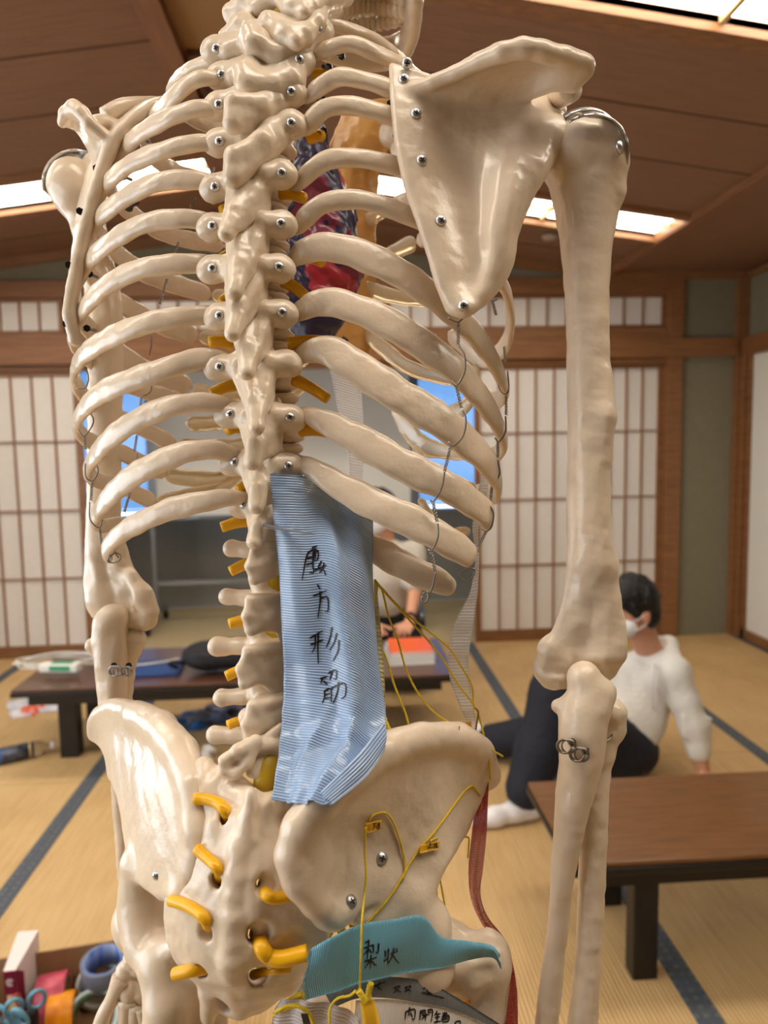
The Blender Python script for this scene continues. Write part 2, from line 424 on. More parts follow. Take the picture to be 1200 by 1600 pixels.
# strip room behind the shoji
struct(MB().box(-3.2,2.2,YA,YA+.1,0,.73).box(-3.2,2.2,YA,YA+.1,1.98,2.5).box(-3.2,-2.1,YA,YA+.1,.73,1.98).box(1.15,2.2,YA,YA+.1,.73,1.98).obj('wall_back',greywall))
struct(MB().box(-3.3,-3.2,YW+.1,YA,0,2.5).obj('wall_strip_left',greywall)); struct(MB().box(2.2,2.3,YW+.1,YA,0,2.5).obj('wall_strip_right',greywall))
struct(MB().box(-3.2,2.2,YW+.1,YA,2.4,2.5).obj('ceiling_strip',greywall))
wn=empty('window_1',(-.5,YA,.73)); f=MB()
for x in (-2.1,-1.02,.06,1.12): f.box(x,x+.03,YA-.01,YA+.06,.73,1.98)
f.box(-2.1,1.15,YA-.02,YA+.06,.73,.755); f.box(-2.1,1.15,YA-.01,YA+.06,1.95,1.98)
f.obj('frame',mat('window_sash',srgb(190,200,205),.4,metal=.3),wn)
MB().box(-2.1,1.15,YA+.075,YA+.08,.73,1.98).obj('pane',mat('sky_pane',srgb(220,235,255),.4,emit=(.75,.88,1,1),estr=BLIND_E*3.2),wn)
struct(wn)
# blue slatted blind hanging in the window
bl=empty('window_blind',(-.475,YA+.02,.79)); 
blm=mat('blue_slat',srgb(120,165,215),.5,emit=srgb(110,160,215),estr=BLIND_E)  # slats glow themselves, standing in for daylight shining through from behind
f=MB(); z=.80
while z<1.95:
    f.box(-2.06,1.11,YA+.012,YA+.030,z,z+.0195); z+=.021
f.obj('slats',blm,bl); MB().box(-2.06,1.11,YA+.005,YA+.04,.775,.795).obj('bottom_rail',mat('blind_rail',srgb(120,165,205),.4),bl)
MB().box(-2.06,1.11,YA+.005,YA+.04,1.925,1.95).obj('head_rail',mat('blind_rail2',srgb(120,165,205),.4),bl)
tag(bl,'blue slatted blind hanging in the window behind the mobile whiteboard','blind')
# ------------------------------------------------------------------ ceiling : boat-shaped, two slopes and a flat ridge
def zl(x): return 2.671+.137*x
def zr(x): return 2.548-.14*x
XV=1.70
def slope(name,x0,x1,zf,y0,y1,m):
    t=.02
    vs=[(x0,y0,zf(x0)),(x1,y0,zf(x1)),(x1,y1,zf(x1)),(x0,y1,zf(x0))]; vs+=[(a,b,c+t) for a,b,c in vs]
    return pmesh(name,vs,[(0,1,2,3),(7,6,5,4),(0,4,5,1),(1,5,6,2),(2,6,7,3),(3,7,4,0)],m)
LY=[(3.44,3.78),(1.70,2.02),(-.04,.30)]   # bands of light, front to back
cuts=[YB]+[v for a in sorted(LY) for v in a]+[YW+.05]
def band(y0,y1,tag_):
    a=slope('ceiling',XL,-.50,zl,y0,y1,ceilw); struct(a)
    b=slope('ceiling',-.20,XV,zr,y0,y1,ceilw); struct(b)
for i in range(0,len(cuts),2): band(cuts[i],cuts[i+1],i)
struct(slope('ceiling',-.50,-.20,lambda x:2.602-.02*(x+.5),YB,YW+.05,ridgep))
struct(slope('ceiling',XV+.03,XR+.05,lambda x:2.318,YB,YW+.05,ceilw))
# board seams (dark shadow gaps) and ridge / valley beams
sm=MB()
for y in (-2.9,-2.4,-1.0,-.5,.75,1.2,2.51,2.90,4.2):
    for (x0,x1,zf) in ((XL,-.56,zl),(-.14,XV,zr)):
        vs=[(x0,y-.004,zf(x0)-.0015),(x1,y-.004,zf(x1)-.0015),(x1,y+.004,zf(x1)-.0015),(x0,y+.004,zf(x0)-.0015)]
        vs+=[(a,b,c+.002) for a,b,c in vs]; sm.add(vs,[(0,1,2,3),(7,6,5,4),(0,4,5,1),(1,5,6,2),(2,6,7,3),(3,7,4,0)])
struct(sm.obj('trim_20',mat('board_gap',srgb(70,42,28),.8)))
woody=mat('cedar_long',srgb(140,96,64),.5,vary=.25,vscale=5,aniso=(14,1,14))
trim(10,(-.565,-.485,YB,YW,2.565,2.62),woody); trim(11,(-.215,-.145,YB,YW,2.535,2.60),woody)
trim(12,(XV-.055,XV-.005,YB,YW,2.285,2.335),woody); trim(13,(XV+.0,XV+.03,YB,YW,2.32,2.35),darkgap,0)
for n,(x0,x1,zf) in ((14,(XL,-.5,zl)),(15,(-.2,XV,zr))):
    vs=[(x0,YW-.035,zf(x0)-.05),(x1,YW-.035,zf(x1)-.05),(x1,YW+.02,zf(x1)-.05),(x0,YW+.02,zf(x0)-.05)]; vs+=[(a,b,c+.055) for a,b,c in vs]
    struct(pmesh('trim_%d'%n,vs,[(0,3,2,1),(7,4,5,6),(0,1,5,4),(1,2,6,5),(2,3,7,6),(3,0,4,7)],woodh))
trim(16,(XV,XR,YW-.035,YW,2.27,2.318),woodh)
def diffuser():
    m=bpy.data.materials.new('diffuser'); m.use_nodes=True; nt=m.node_tree; L=nt.links.new; b=nt.nodes['Principled BSDF']
    b.inputs['Base Color'].default_value=(.9,.87,.78,1); b.inputs['Emission Color'].default_value=(1,.91,.785,1); b.inputs['Emission Strength'].default_value=LIGHT_E
    return m
dif=diffuser()
fix_lbl=['recessed ceiling light band nearest the shoji wall','recessed ceiling light band beyond the skeleton at the top right corner','recessed ceiling light band straight above the skeleton']
for (y0,y1),lb in zip(LY,fix_lbl):
    for side,(x0,x1,zf,nx) in (('left',(XL+.15,-.58,zl,3)),('right',(-.12,XV-.06,zr,3))):
        t=empty('ceiling_light',((x0+x1)/2,(y0+y1)/2,zf((x0+x1)/2)))
        f=MB(); th=.03
        def bar(xa,xb,ya,yb,dz0,dz1):
            vs=[(xa,ya,zf(xa)+dz0),(xb,ya,zf(xb)+dz0),(xb,yb,zf(xb)+dz0),(xa,yb,zf(xa)+dz0)]; vs+=[(xx,yy,zz+dz1-dz0) for xx,yy,zz in vs]
            f.add(vs,[(0,3,2,1),(7,4,5,6),(0,1,5,4),(1,2,6,5),(2,3,7,6),(3,0,4,7)])
        bar(x0-.1,x1+.06,y0-.05,y0,-.022,.05); bar(x0-.1,x1+.06,y1,y1+.075,-.022,.05)
        bar(x0-.05,x0,y0,y1,-.022,.05); bar(x1,x1+.05,y0,y1,-.022,.05)
        f.obj('frame',woodh,t)
        f=MB(); bar(x0,x1,(y0+y1)/2-.008,(y0+y1)/2+.008,.0,.02)
        for i in range(1,nx): xx=x0+(x1-x0)*i/nx; bar(xx-.008,xx+.008,y0,y1,.0,.02)
        f.obj('glazing_bar',mat('light_bar',srgb(210,180,130),.6),t)
        f=MB(); bar(x0,x1,y0,y1,.022,.03); f.obj('diffuser',dif,t)
        tag(t,lb+', %s slope'%side,'ceiling light','recessed ceiling light bands')
# air grille in the ridge
g=empty('air_vent',(-.35,2.9,2.60)); f=MB()
yv=2.62
for i in range(16): f.box(-.46,-.22,yv+i*.022,yv+i*.022+.010,2.585,2.597)
f.obj('louvre',mat('vent_slat',srgb(96,62,40),.6),g); MB().box(-.475,-.455,yv-.02,yv+.38,2.58,2.6).box(-.225,-.205,yv-.02,yv+.38,2.575,2.6).box(-.475,-.205,yv-.04,yv-.02,2.58,2.6).obj('frame',mat('vent_frame',srgb(90,58,38),.6),g)
MB().box(-.46,-.22,yv,yv+.36,2.597,2.599).obj('backing',darkgap,g)
tag(g,'dark brown louvred air vent in the ceiling ridge','air vent')
# small disc detector on the right slope
d=MB().lathe([(.0,-.018),(.035,-.018),(.045,-.008),(.045,.004)],24,o=tuple(atY(860,369,3.95+.0))).obj('smoke_detector',mat('detector_plastic',srgb(170,150,130),.5),smooth=True)
pp=atY(860,369,3.98); 
tag(d,'small round smoke detector on the ceiling beyond the light band','smoke detector')
# ================================================================== SKELETON MODEL
bone=mat('ivory_plastic',srgb(226,208,184),.30,spec=.5,vary=.09,vscale=22,bump=.0010,bscale=80,sss=.10,coat=.25)
bone2=mat('ivory_plastic_ribs',srgb(226,208,184),.28,spec=.5,vary=.10,vscale=22,bump=.0020,bscale=60,sss=.10,coat=.25)
disc_m=mat('disc_plastic',srgb(214,196,172),.45)
nerve_m=mat('yellow_rubber',srgb(236,178,20),.35,sss=.1)
cord_m=mat('spinal_cord_rubber',srgb(196,160,30),.45)
steel=mat('screw_steel',srgb(200,200,202),.38,metal=1)
darksteel=mat('bolt_steel',srgb(70,66,64),.35,metal=1)
wire_m=mat('wire_steel',srgb(150,142,134),.35,metal=1)
recess=mat('screw_recess',srgb(30,28,26),.6)
cart=mat('translucent_cartilage',srgb(244,226,192),.2,trans=.62,spec=.6,ior=1.3,coat=.3)
stern_m=mat('amber_sternum',srgb(222,170,98),.3,trans=.15,sss=.2)
floorpt=P(420,900,.42); root=empty('anatomical_skeleton',(floorpt[0],floorpt[1],0))
tag(root,'full-size ivory plastic anatomical skeleton seen from behind, standing on the tatami','anatomical skeleton')
def bobj(name,sdf,vox,m=bone,parent=None,rough=.00035,seed=1,smooth=0,label=None):
    me=sdf.build(vox,rough,seed,smooth); o=link(name,me,parent or root,m,True)
    if label: o['label']=label
    return o
# screw head (shared mesh) ------------------------------------------------
def screw_mesh():
    b=MB().lathe([(0,0),(.0026,0),(.0027,.0006),(.0023,.0014),(.0013,.0019),(0,.00205)],18); 
    me=mesh(b.v,b.f); return me
scm=screw_mesh(); scm.materials.append(steel)
xb=MB(); xb.box(-.0013,.0013,-.00028,.00028,.0010,.00208); xb.box(-.00028,.00028,-.0013,.0013,.0010,.00208)
xm=mesh(xb.v,xb.f); xm.materials.append(recess)
for p in scm.polygons: p.use_smooth=True
def orient(n,spin=0):
    n=Vector(n).normalized(); return n.to_track_quat('Z','Y').to_matrix().to_4x4()@Matrix.Rotation(spin,4,'Z')
def screw(pos,nrm,parent,scale=1.0,spin=.4):
    o=link('screw',scm,None); o.matrix_world=Matrix.Translation(Vector(pos))@orient(nrm,spin)@Matrix.Scale(scale,4)
    x=bpy.data.objects.new('screw_recess',xm) if False else None
    bpy.context.view_layer.update()
    o.parent=parent; o.matrix_parent_inverse=parent.matrix_world.inverted()
    return o
def pushscrew(px,py,d,parent,scale=1.0,n=(0,0,0),depsolve=None,spin=.4):
    """screw seated on the first surface of its bone along the line of sight of the driver"""
    r=ray(px,py); r=r/np.linalg.norm(r); me=parent.data
    mw=parent.matrix_world; inv=mw.inverted()
    o_=inv@Vector(CAMO); dd=(inv.to_3x3()@Vector(r)).normalized()
    from mathutils.bvhtree import BVHTree
    key=me.name
    if key not in _bvh: _bvh[key]=BVHTree.FromPolygons([v.co for v in me.vertices],[tuple(p.vertices) for p in me.polygons])
    loc,nr,i,dist=_bvh[key].ray_cast(o_,dd)
    if loc is None: loc=inv@Vector(P(px,py,d)); nr=Vector(-r)
    nn=(Vector(nr)*.6+Vector(-r)*.4+Vector(n))
    return screw(mw@(loc-nn.normalized()*.0004),nn,parent,scale,spin)
_bvh={}
# merge the recess into the screw mesh so that a screw is one piece
bmj=bmesh.new(); bmj.from_mesh(scm); nf=len(bmj.faces); bmj.from_mesh(xm); 
for f_ in list(bmj.faces)[nf:]: f_.material_index=1; f_.smooth=False
bmj.to_mesh(scm); bmj.free(); scm.materials.append(recess)

# ---- thoracic vertebrae -------------------------------------------------
TL=[(338,76),(346,117),(342,163),(343,221),(336,292),(332,353),(332,419),(343,493),(343,573),(360,647),(367,722),(381,788)]
TR=[(497,46),(468,93),(455,143),(455,192),(440,270),(439,349),(436,417),(441,488),(447,567),(453,652),(451,728),(455,792)]
TS=[(393,52),(381,114),(366,172),(366,256),(353,366),(367,456),(363,522),(385,582),(401,668),(394,722),(400,790),(398,846)]
dT=[.412,.408,.404,.401,.399,.398,.398,.399,.401,.404,.408,.412]
vert=[]
for k in range(12):
    l,r,s=TL[k],TR[k],TS[k]; d=dT[k]; mx=(l[0]+r[0])/2; my=(l[1]+r[1])/2
    dl,dr=d+.004,d-.003
    b=SDF()
    # vertebral body with waist, lies in front of the canal
    B=P(mx+24,my+14,d+.036); h=.0082+.0003*k
    up=np.array([0,0,1.])
    b.ell(B+up*h*.75,(.0150+.0003*k,.0125,.0042),k=.005); b.ell(B-up*h*.75,(.0150+.0003*k,.0125,.0042),k=.005); b.ell(B,(.0128+.0003*k,.0105,h),k=.004)
    A=P(mx+4,my+6,d+.001)
    AL=P(mx-17,my+2,d+.003); AR=P(mx+22,my-2,d+.001)
    # pedicles
    b.cone(AL,B+CR*-.008+up*.003,.0042,.005,.003); b.cone(AR,B+CR*.009+up*.003,.0042,.005,.003)
    # transverse processes : waisted bar with a club end
    for side,(q,dd,a_) in ((-1,(l,dl,AL)),(1,(r,dr,AR))):
        tip=P(q[0]+side*7,q[1]-2,dd+.003); neck=P((q[0]*.55+mx*.45),(q[1]*.55+my*.45)+1,dd+.002)
        if k in (0,1,2,3) and side>0: neck=P(q[0]*.5+mx*.5,q[1]*.5+my*.5+8,dd+.002)
        b.cone(a_,neck,.0072,.0064,.003); b.cone(neck,P(q[0],q[1]+3,dd+.004),.0064,.0064,.003)
        tlt=CR*.88+CU*(.42*side*(-1 if side>0 else -1)); tlt/=np.linalg.norm(tlt); f2=CF; u2=np.cross(tlt,f2); b.ell(tip+CU*-.001-CR*side*.002,(.0090,.0050,.0074),np.stack([tlt,f2,u2]),k=.003)
        if k<8: b.ball(P(q[0]+side*2,q[1]+9,dd+.004),.0045,.004)
    # lamina and spinous process as a leaf-shaped plate
    if k<2:
        b.cone(P(l[0]+20,l[1]+3,d+.002),P(mx-14,my+2,d-.004),.0055,.0062,.004)
        b.chain([(P(s[0]-3,s[1]-2,d-.010),.0052),(P(s[0]+6,s[1]+18,d-.010),.0062),(P(mx+22,my+34,d-.006),.0075),(P(mx+48,my+22,d-.004),.0068),(P(r[0]-6,r[1]+4,d-.001),.0055)],.005)
        b.tri(P(s[0]+4,s[1]+6,d-.009),P(mx-10,my+38,d-.002),P(mx+30,my+8,d-.002),.004,.004,.004,.004)
    elif k<4:
        b.tri(P(s[0],s[1]-12,d-.014),P(s[0]+2,s[1]+20,d-.013),P(mx+32,my+12,d-.002),.0042,.0042,.005,.004)
        b.tri(P(s[0]+2,s[1]+20,d-.013),P(mx+32,my+12,d-.002),P(mx+16,my+46,d-.001),.0042,.005,.0036,.004)
        b.chain([(P(s[0]-2,s[1]-12,d-.014),.0042),(P(s[0]-3,s[1]+22,d-.013),.0052)],.003)
        b.chain([(P(s[0]+2,s[1]-10,d-.013),.004),(P(mx+10,my+12,d-.008),.0045),(AR,.005)],.004)
    else:
        ro=P(mx+24,my+2,d-.001); lo_=P(mx+27,my+50,d+.001); le=P(mx-24,my+12,d+.001)
        t=P(s[0],s[1],d-.017 if k<9 else d-.013)
        w_=.0043 if k<9 else .0052
        md=P((s[0]*.55+mx*.45)-3,(s[1]*.55+my*.45),d-.012)
        b.tri(ro,le,t,.0042,.0036,.0026,.0025); b.tri(ro,lo_,t,.0042,.0028,.0026,.0025)
        b.chain([(P(mx-8,my+10,d-.004),.0040),(md,.0036),(t,w_*.85)],.003)
    # articular processes
    for sx in (-1,1):
        b.cone(P(mx+2+sx*20,my+4,d+.004),P(mx+4+sx*20,my-20,d+.006),.0052,.0036,.004)
        b.cone(P(mx+2+sx*20,my+6,d+.003),P(mx+6+sx*19,my+38,d+.005),.0045,.0034,.003)
    b.ball(P(mx+12,my+16,d+.020),.0066,.003,cut=True)
    o=bobj('vertebra',b,.0009,seed=k+3,rough=.00026)
    vert.append(o)
    pushscrew(l[0],l[1],d,o,spin=.3+k)
    if k not in (8,11): pushscrew(r[0],r[1],d,o,spin=.9+k)
# ---- discs and spinal cord ---------------------------------------------
LB=[(452,868),(455,938),(457,1015),(456,1095),(452,1168)]      # lumbar body centres
dLm=[.414,.417,.417,.410,.397]
bodies=[P((TL[k][0]+TR[k][0])/2+24,(TL[k][1]+TR[k][1])/2+14,dT[k]+.036) for k in range(12)]+[P(LB[i][0]+4,LB[i][1]-8,dLm[i]+.042) for i in range(5)]
for i in range(16):
    c=(bodies[i]+bodies[i+1])/2; r_=.0135+.0003*i if i<11 else .020
    v=MB().lathe([(0,-.003),(r_*.85,-.003),(r_,-.0012),(r_,.0012),(r_*.85,.003),(0,.003)],24,o=c)
    v.obj('intervertebral_disc',disc_m,root,True)
cp=[P((TL[k][0]+TR[k][0])/2+13,(TL[k][1]+TR[k][1])/2+16,dT[k]+.017) for k in range(12)]
cp=[P(452,-60,.445),P(445,10,.435)]+cp+[P(431,868,.428),P(427,925,.428),P(428,1000,.428),P(430,1085,.420),P(424,1165,.402),P(417,1205,.389),P(414,1232,.388)]
tube('spinal_cord',cp,.0066,cord_m,root,12,90)['label']='yellow spinal cord'
# ---- cervical vertebrae at the top edge ----------------------------------
CV=[((455,36),(356,60),(508,20),.412),((468,-8),(362,22),(528,2),.420),((478,-52),(370,-25),(540,-36),.430),((484,-96),(378,-72),(548,-84),.440),((488,-138),(386,-118),(552,-128),.450),((490,-176),(392,-160),(556,-170),.458),((492,-212),(396,-200),(560,-210),.466)]
for i,(c,l,r,d) in enumerate(CV):
    b=SDF(); B=P(c[0]+4,c[1]-8,d+.032)
    b.ell(B,(.0125,.0095,.0075),k=.004)
    b.chain([(P(l[0]+2,l[1],d+.016),.006),(P(l[0]+26,l[1]-16,d+.012),.0072),(P(l[0]+44,l[1]-8,d+.004),.0052),(P(c[0]-36,c[1]-2,d-.004),.0045),(P(c[0]-10,c[1]+22,d-.010),.0058),(P(c[0]+18,c[1]+22,d-.010),.0055),(P(c[0]+42,c[1]+2,d-.004),.0046),(P(r[0]-10,r[1]-6,d+.006),.0062),(P(r[0]+12,r[1]-8,d+.016),.0055)],.004)
    b.cone(P(c[0]-5,c[1]+18,d-.008),P(c[0]+8,c[1]+30,d-.015),.0065,.0045,.004)
    b.tri(P(c[0]-30,c[1]-4,d-.002),P(c[0]+38,c[1]-2,d-.002),P(c[0]+5,c[1]+24,d-.009),.0035,.0035,.004,.003)
    b.cone(P(l[0]+22,l[1]-14,d+.012),P(l[0]+16,l[1]+14,d+.016),.0066,.006,.004)
    b.cone(B,P(l[0]+22,l[1]-14,d+.014),.005,.005,.003); b.cone(B,P(r[0]-12,r[1]-6,d+.012),.005,.005,.003)
    bobj('vertebra',b,.0011,seed=40+i)
# ---- lumbar vertebrae ----------------------------------------------------
# (transverse tip, transverse root, upper knob, spinous plate corners)
LU=[((356,857),(412,862),(398,826),[(402,850),(392,885),(398,905),(428,898),(448,870),(440,846)]),
    ((349,932),(412,938),(395,903),[(393,938),(386,962),(392,984),(425,976),(447,1000),(452,936)]),
    ((334,1010),(405,1008),(388,975),[(388,1018),(377,1045),(382,1068),(408,1060),(432,1080),(448,1012)]),
    ((340,1090),(405,1086),(386,1054),[(396,1104),(385,1132),(390,1152),(415,1140),(438,1158),(450,1098)]),
    ((330,1148),(400,1150),(380,1120),[(372,1172),(351,1188),(352,1204),(366,1209),(388,1192),(400,1158)])]
for i,(tp,tr_,kn,pl) in enumerate(LU):
    d=dLm[i]; b=SDF(); up=np.array([0,0,1.]); B=bodies[12+i]; h=.0125
    b.ell(B+up*h*.8,(.022,.0155,.0045),k=.006); b.ell(B-up*h*.8,(.022,.0155,.0045),k=.006); b.ell(B,(.0185,.0135,h),k=.005)
    mx=LB[i][0]-8; my=LB[i][1]-8
    b.cone(P(mx-22,my-4,d+.010),B+CR*-.012+up*.004,.006,.007,.004); b.cone(P(mx+30,my-4,d+.008),B+CR*.014+up*.004,.006,.007,.004)
    # transverse processes
    b.chain([(P(tr_[0]+6,tr_[1],d+.010),.0062),(P((tp[0]+tr_[0])/2+6,(tp[1]+tr_[1])/2,d+.013),.0042),(P(tp[0]+6,tp[1],d+.015),.0062 if i in(2,) else .0052)],.004)
    b.chain([(P(mx+38,my,d+.008),.006),(P(mx+75,my-6,d+.011),.0042),(P(mx+105,my-10,d+.012),.005)],.004)
    # articular pillars
    b.chain([(P(kn[0]+6,kn[1],d+.007),.0050),(P(tr_[0]+2,tr_[1],d+.006),.0056),(P(tr_[0]+16,tr_[1]+30,d+.003),.0042)],.003)
    b.chain([(P(mx+34,kn[1],d+.006),.0050),(P(mx+36,my,d+.003),.0070),(P(mx+28,my+34,d),.0055)],.004)
    # lamina + hatchet-shaped spinous plate
    c=np.mean(pl,0); ctr=P(c[0],c[1],d-.010)
    cor=[P(x,y,d-.017+.017*max(0,min(1,(x-385)/60.))) for x,y in pl]
    for j in range(len(cor)): b.tri(cor[j],cor[(j+1)%len(cor)],ctr,.0030,.0030,.0034,.002)
    b.tri(P(tr_[0]+10,tr_[1]-2,d+.008),P(mx+34,my,d+.006),cor[0],.0032,.0032,.003,.002)
    b.tri(P(mx+34,my,d+.004),P(mx+28,my+26,d+.003),ctr,.0035,.003,.0035,.002)
    if i==4:
        c5=[P(398,1166,d-.004),P(392,1207,d-.012),P(401,1209,d-.012),P(418,1174,d-.002),P(440,1186,d+.001),P(440,1136,d+.001)]; m5=P(416,1160,d-.002)
        for j in range(6): b.tri(c5[j],c5[(j+1)%6],m5,.0022,.0022,.003,.0015)
    else:
        for x0,y0 in ((pl[3][0]-4,pl[3][1]+3),(pl[4][0]-14,pl[4][1]+10)): b.ball(P(x0+4,y0+8,d-.002),.0058,.002,cut=True)
    bobj('vertebra',b,.0010,seed=60+i,rough=.00025)
# ---- nerve roots ----------------------------------------------------------
NV=[((357,213),(385,203),.418),((330,312),(352,300),.418),((346,330),(372,326),.418),((347,404),(368,398),.418),((345,474),(368,460),.416),((327,534),(364,537),.414),
    ((330,615),(372,600),.414),((354,673),(378,668),.416),((372,765),(392,758),.418),((346,824),(394,813),.420),((360,893),(398,878),.424),((358,975),(398,968),.424),((353,1057),(396,1043),.420),((356,1134),(388,1128),.410),
    ((503,213),(484,215),.412),((476,310),(440,302),.410),((504,410),(480,402),.410),((478,463),(444,440),.408),((512,533),(452,537),.406),((512,623),(460,593),.406),((516,676),(470,672),.408),((518,20),(500,10),.43),((512,120),(494,118),.412)]
for a,c,d in NV:
    a3,c3=P(*a,d),P(*c,d+.006); m_=(a3+c3)/2+np.array([0,0,.0008])
    tube('nerve_root',[a3,m_,c3],[.0031,.0034,.0038],nerve_m,root,10,8)
# ---- ribs ------------------------------------------------------------------
def rib(path,seed,w_end=None,parent=root,name='rib',m=bone2,thick=.30,n=90,centre=None):
    # path rows: px,py,d,height in px at that depth
    q=np.array([list(P(x,y,d))+[h/FPX*d] for x,y,d,h in path]); q=catmull(q,n); p=q[:,:3]; H=q[:,3]*.5
    cen=np.array(P(455,500,.515)) if centre is None else centre
    ref=p-cen; ref[:,2]*=0; ref/=np.linalg.norm(ref,axis=1)[:,None]
    ref=ref+np.array([0,0,.12])
    t,nr,u=frames(p,ref)
    rr=np.random.default_rng(seed); ph=rr.uniform(0,6,6); vs=[];ns=18
    s_=np.concatenate([[0],np.cumsum(np.linalg.norm(np.diff(p,axis=0),axis=1))])
    for i in range(n):
        e=min(i/4.0,(n-1-i)/3.0,1.0); e=math.sqrt(max(0,1-(1-e)**2)) if e<1 else 1
        if e==0: e=.12
        for j in range(ns):
            a=2*math.pi*j/ns; ca,sa=math.cos(a),math.sin(a)
            x=math.copysign(abs(ca)**.9,ca); y=math.copysign(abs(sa)**.85,sa)
            T=max(.0032,H[i]*thick*1.15)
            if ca<0 and abs(sa)<.8: x*=.75      # inner face flatter
            bump=1+.035*math.sin(s_[i]*210+ph[0]+2*a)+.03*math.sin(s_[i]*370+ph[1]-3*a)+.03*math.sin(s_[i]*95+ph[2]+a)
            ang=nr[i]*x*T*bump+u[i]*y*H[i]*bump
            vs.append(p[i]+ang*e)
    fs=[(i*ns+j,i*ns+(j+1)%ns,(i+1)*ns+(j+1)%ns,(i+1)*ns+j) for i in range(n-1) for j in range(ns)]
    fs.append(tuple(range(ns))[::-1]); fs.append(tuple((n-1)*ns+j for j in range(ns)))
    return pmesh(name,vs,fs,m,parent,True)
RL=[ # left of the picture
 [(352,92,.425,18),(320,98,.430,20),(290,112,.445,20),(268,140,.475,20),(275,170,.52,20),(330,200,.56,18),(400,215,.585,18)],
 [(372,128,.424,18),(330,122,.410,24),(300,128,.410,27),(268,155,.420,30),(240,185,.45,30),(225,215,.49,28),(240,245,.53,28),(290,275,.57,26),(360,290,.595,24)],
 [(370,178,.42,20),(335,170,.410,26),(300,172,.408,27),(255,188,.415,30),(215,212,.435,30),(185,245,.465,28),(172,285,.50,28),(195,325,.54,28),(260,365,.575,27),(350,385,.60,25)],
 [(370,232,.42,20),(332,224,.408,26),(290,226,.406,28),(235,242,.413,30),(190,266,.430,30),(158,300,.46,30),(148,340,.495,29),(172,385,.53,30),(235,430,.57,30),(330,462,.60,28)],
 [(362,300,.42,20),(328,286,.408,28),(290,281,.406,30),(240,287,.411,31),(190,312,.427,32),(150,348,.455,32),(132,390,.49,30),(150,440,.525,32),(215,490,.565,32),(310,528,.60,30)],
 [(360,362,.42,22),(322,346,.408,30),(280,342,.405,31),(225,350,.411,32),(175,376,.427,34),(138,412,.455,33),(120,458,.49,32),(132,505,.52,34),(190,555,.56,34),(250,590,.585,34),(300,605,.60,32)],
 [(360,428,.42,24),(320,414,.408,32),(270,413,.405,32),(213,422,.411,34),(162,450,.427,35),(129,485,.455,34),(114,515,.485,30),(119,540,.51,28),(142,563,.535,27),(182,592,.555,27),(230,612,.575,27),(289,628,.59,26)],
 [(368,502,.42,24),(325,492,.408,30),(254,500,.405,34),(195,517,.413,36),(156,536,.43,36),(130,556,.452,34),(117,578,.482,30),(123,606,.508,27),(147,632,.535,26),(185,652,.555,26),(230,673,.57,26),(276,696,.58,26)],
 [(372,580,.42,24),(345,562,.409,28),(312,561,.406,34),(254,577,.405,36),(195,597,.414,38),(156,616,.432,38),(131,638,.455,34),(121,660,.480,29),(130,681,.505,27),(160,698,.53,26),(200,712,.55,26),(262,742,.57,26)],
 [(385,655,.42,24),(345,632,.408,28),(297,630,.405,32),(254,638,.407,36),(207,661,.416,38),(168,689,.432,38),(146,715,.455,34),(138,735,.478,28),(150,750,.50,26),(175,757,.52,25),(210,770,.54,25),(244,786,.555,26)],
 [(392,730,.42,22),(350,706,.408,28),(300,705,.406,34),(254,719,.410,38),(215,739,.418,40),(180,767,.434,40),(157,793,.453,34),(148,812,.472,27),(160,822,.49,23),(178,818,.505,22),(196,816,.515,22)],
 [(388,785,.418,20),(367,777,.409,24),(320,783,.407,34),(273,794,.411,36),(234,809,.418,34),(199,826,.428,34),(176,845,.438,32),(167,862,.446,28),(173,876,.452,18)]]
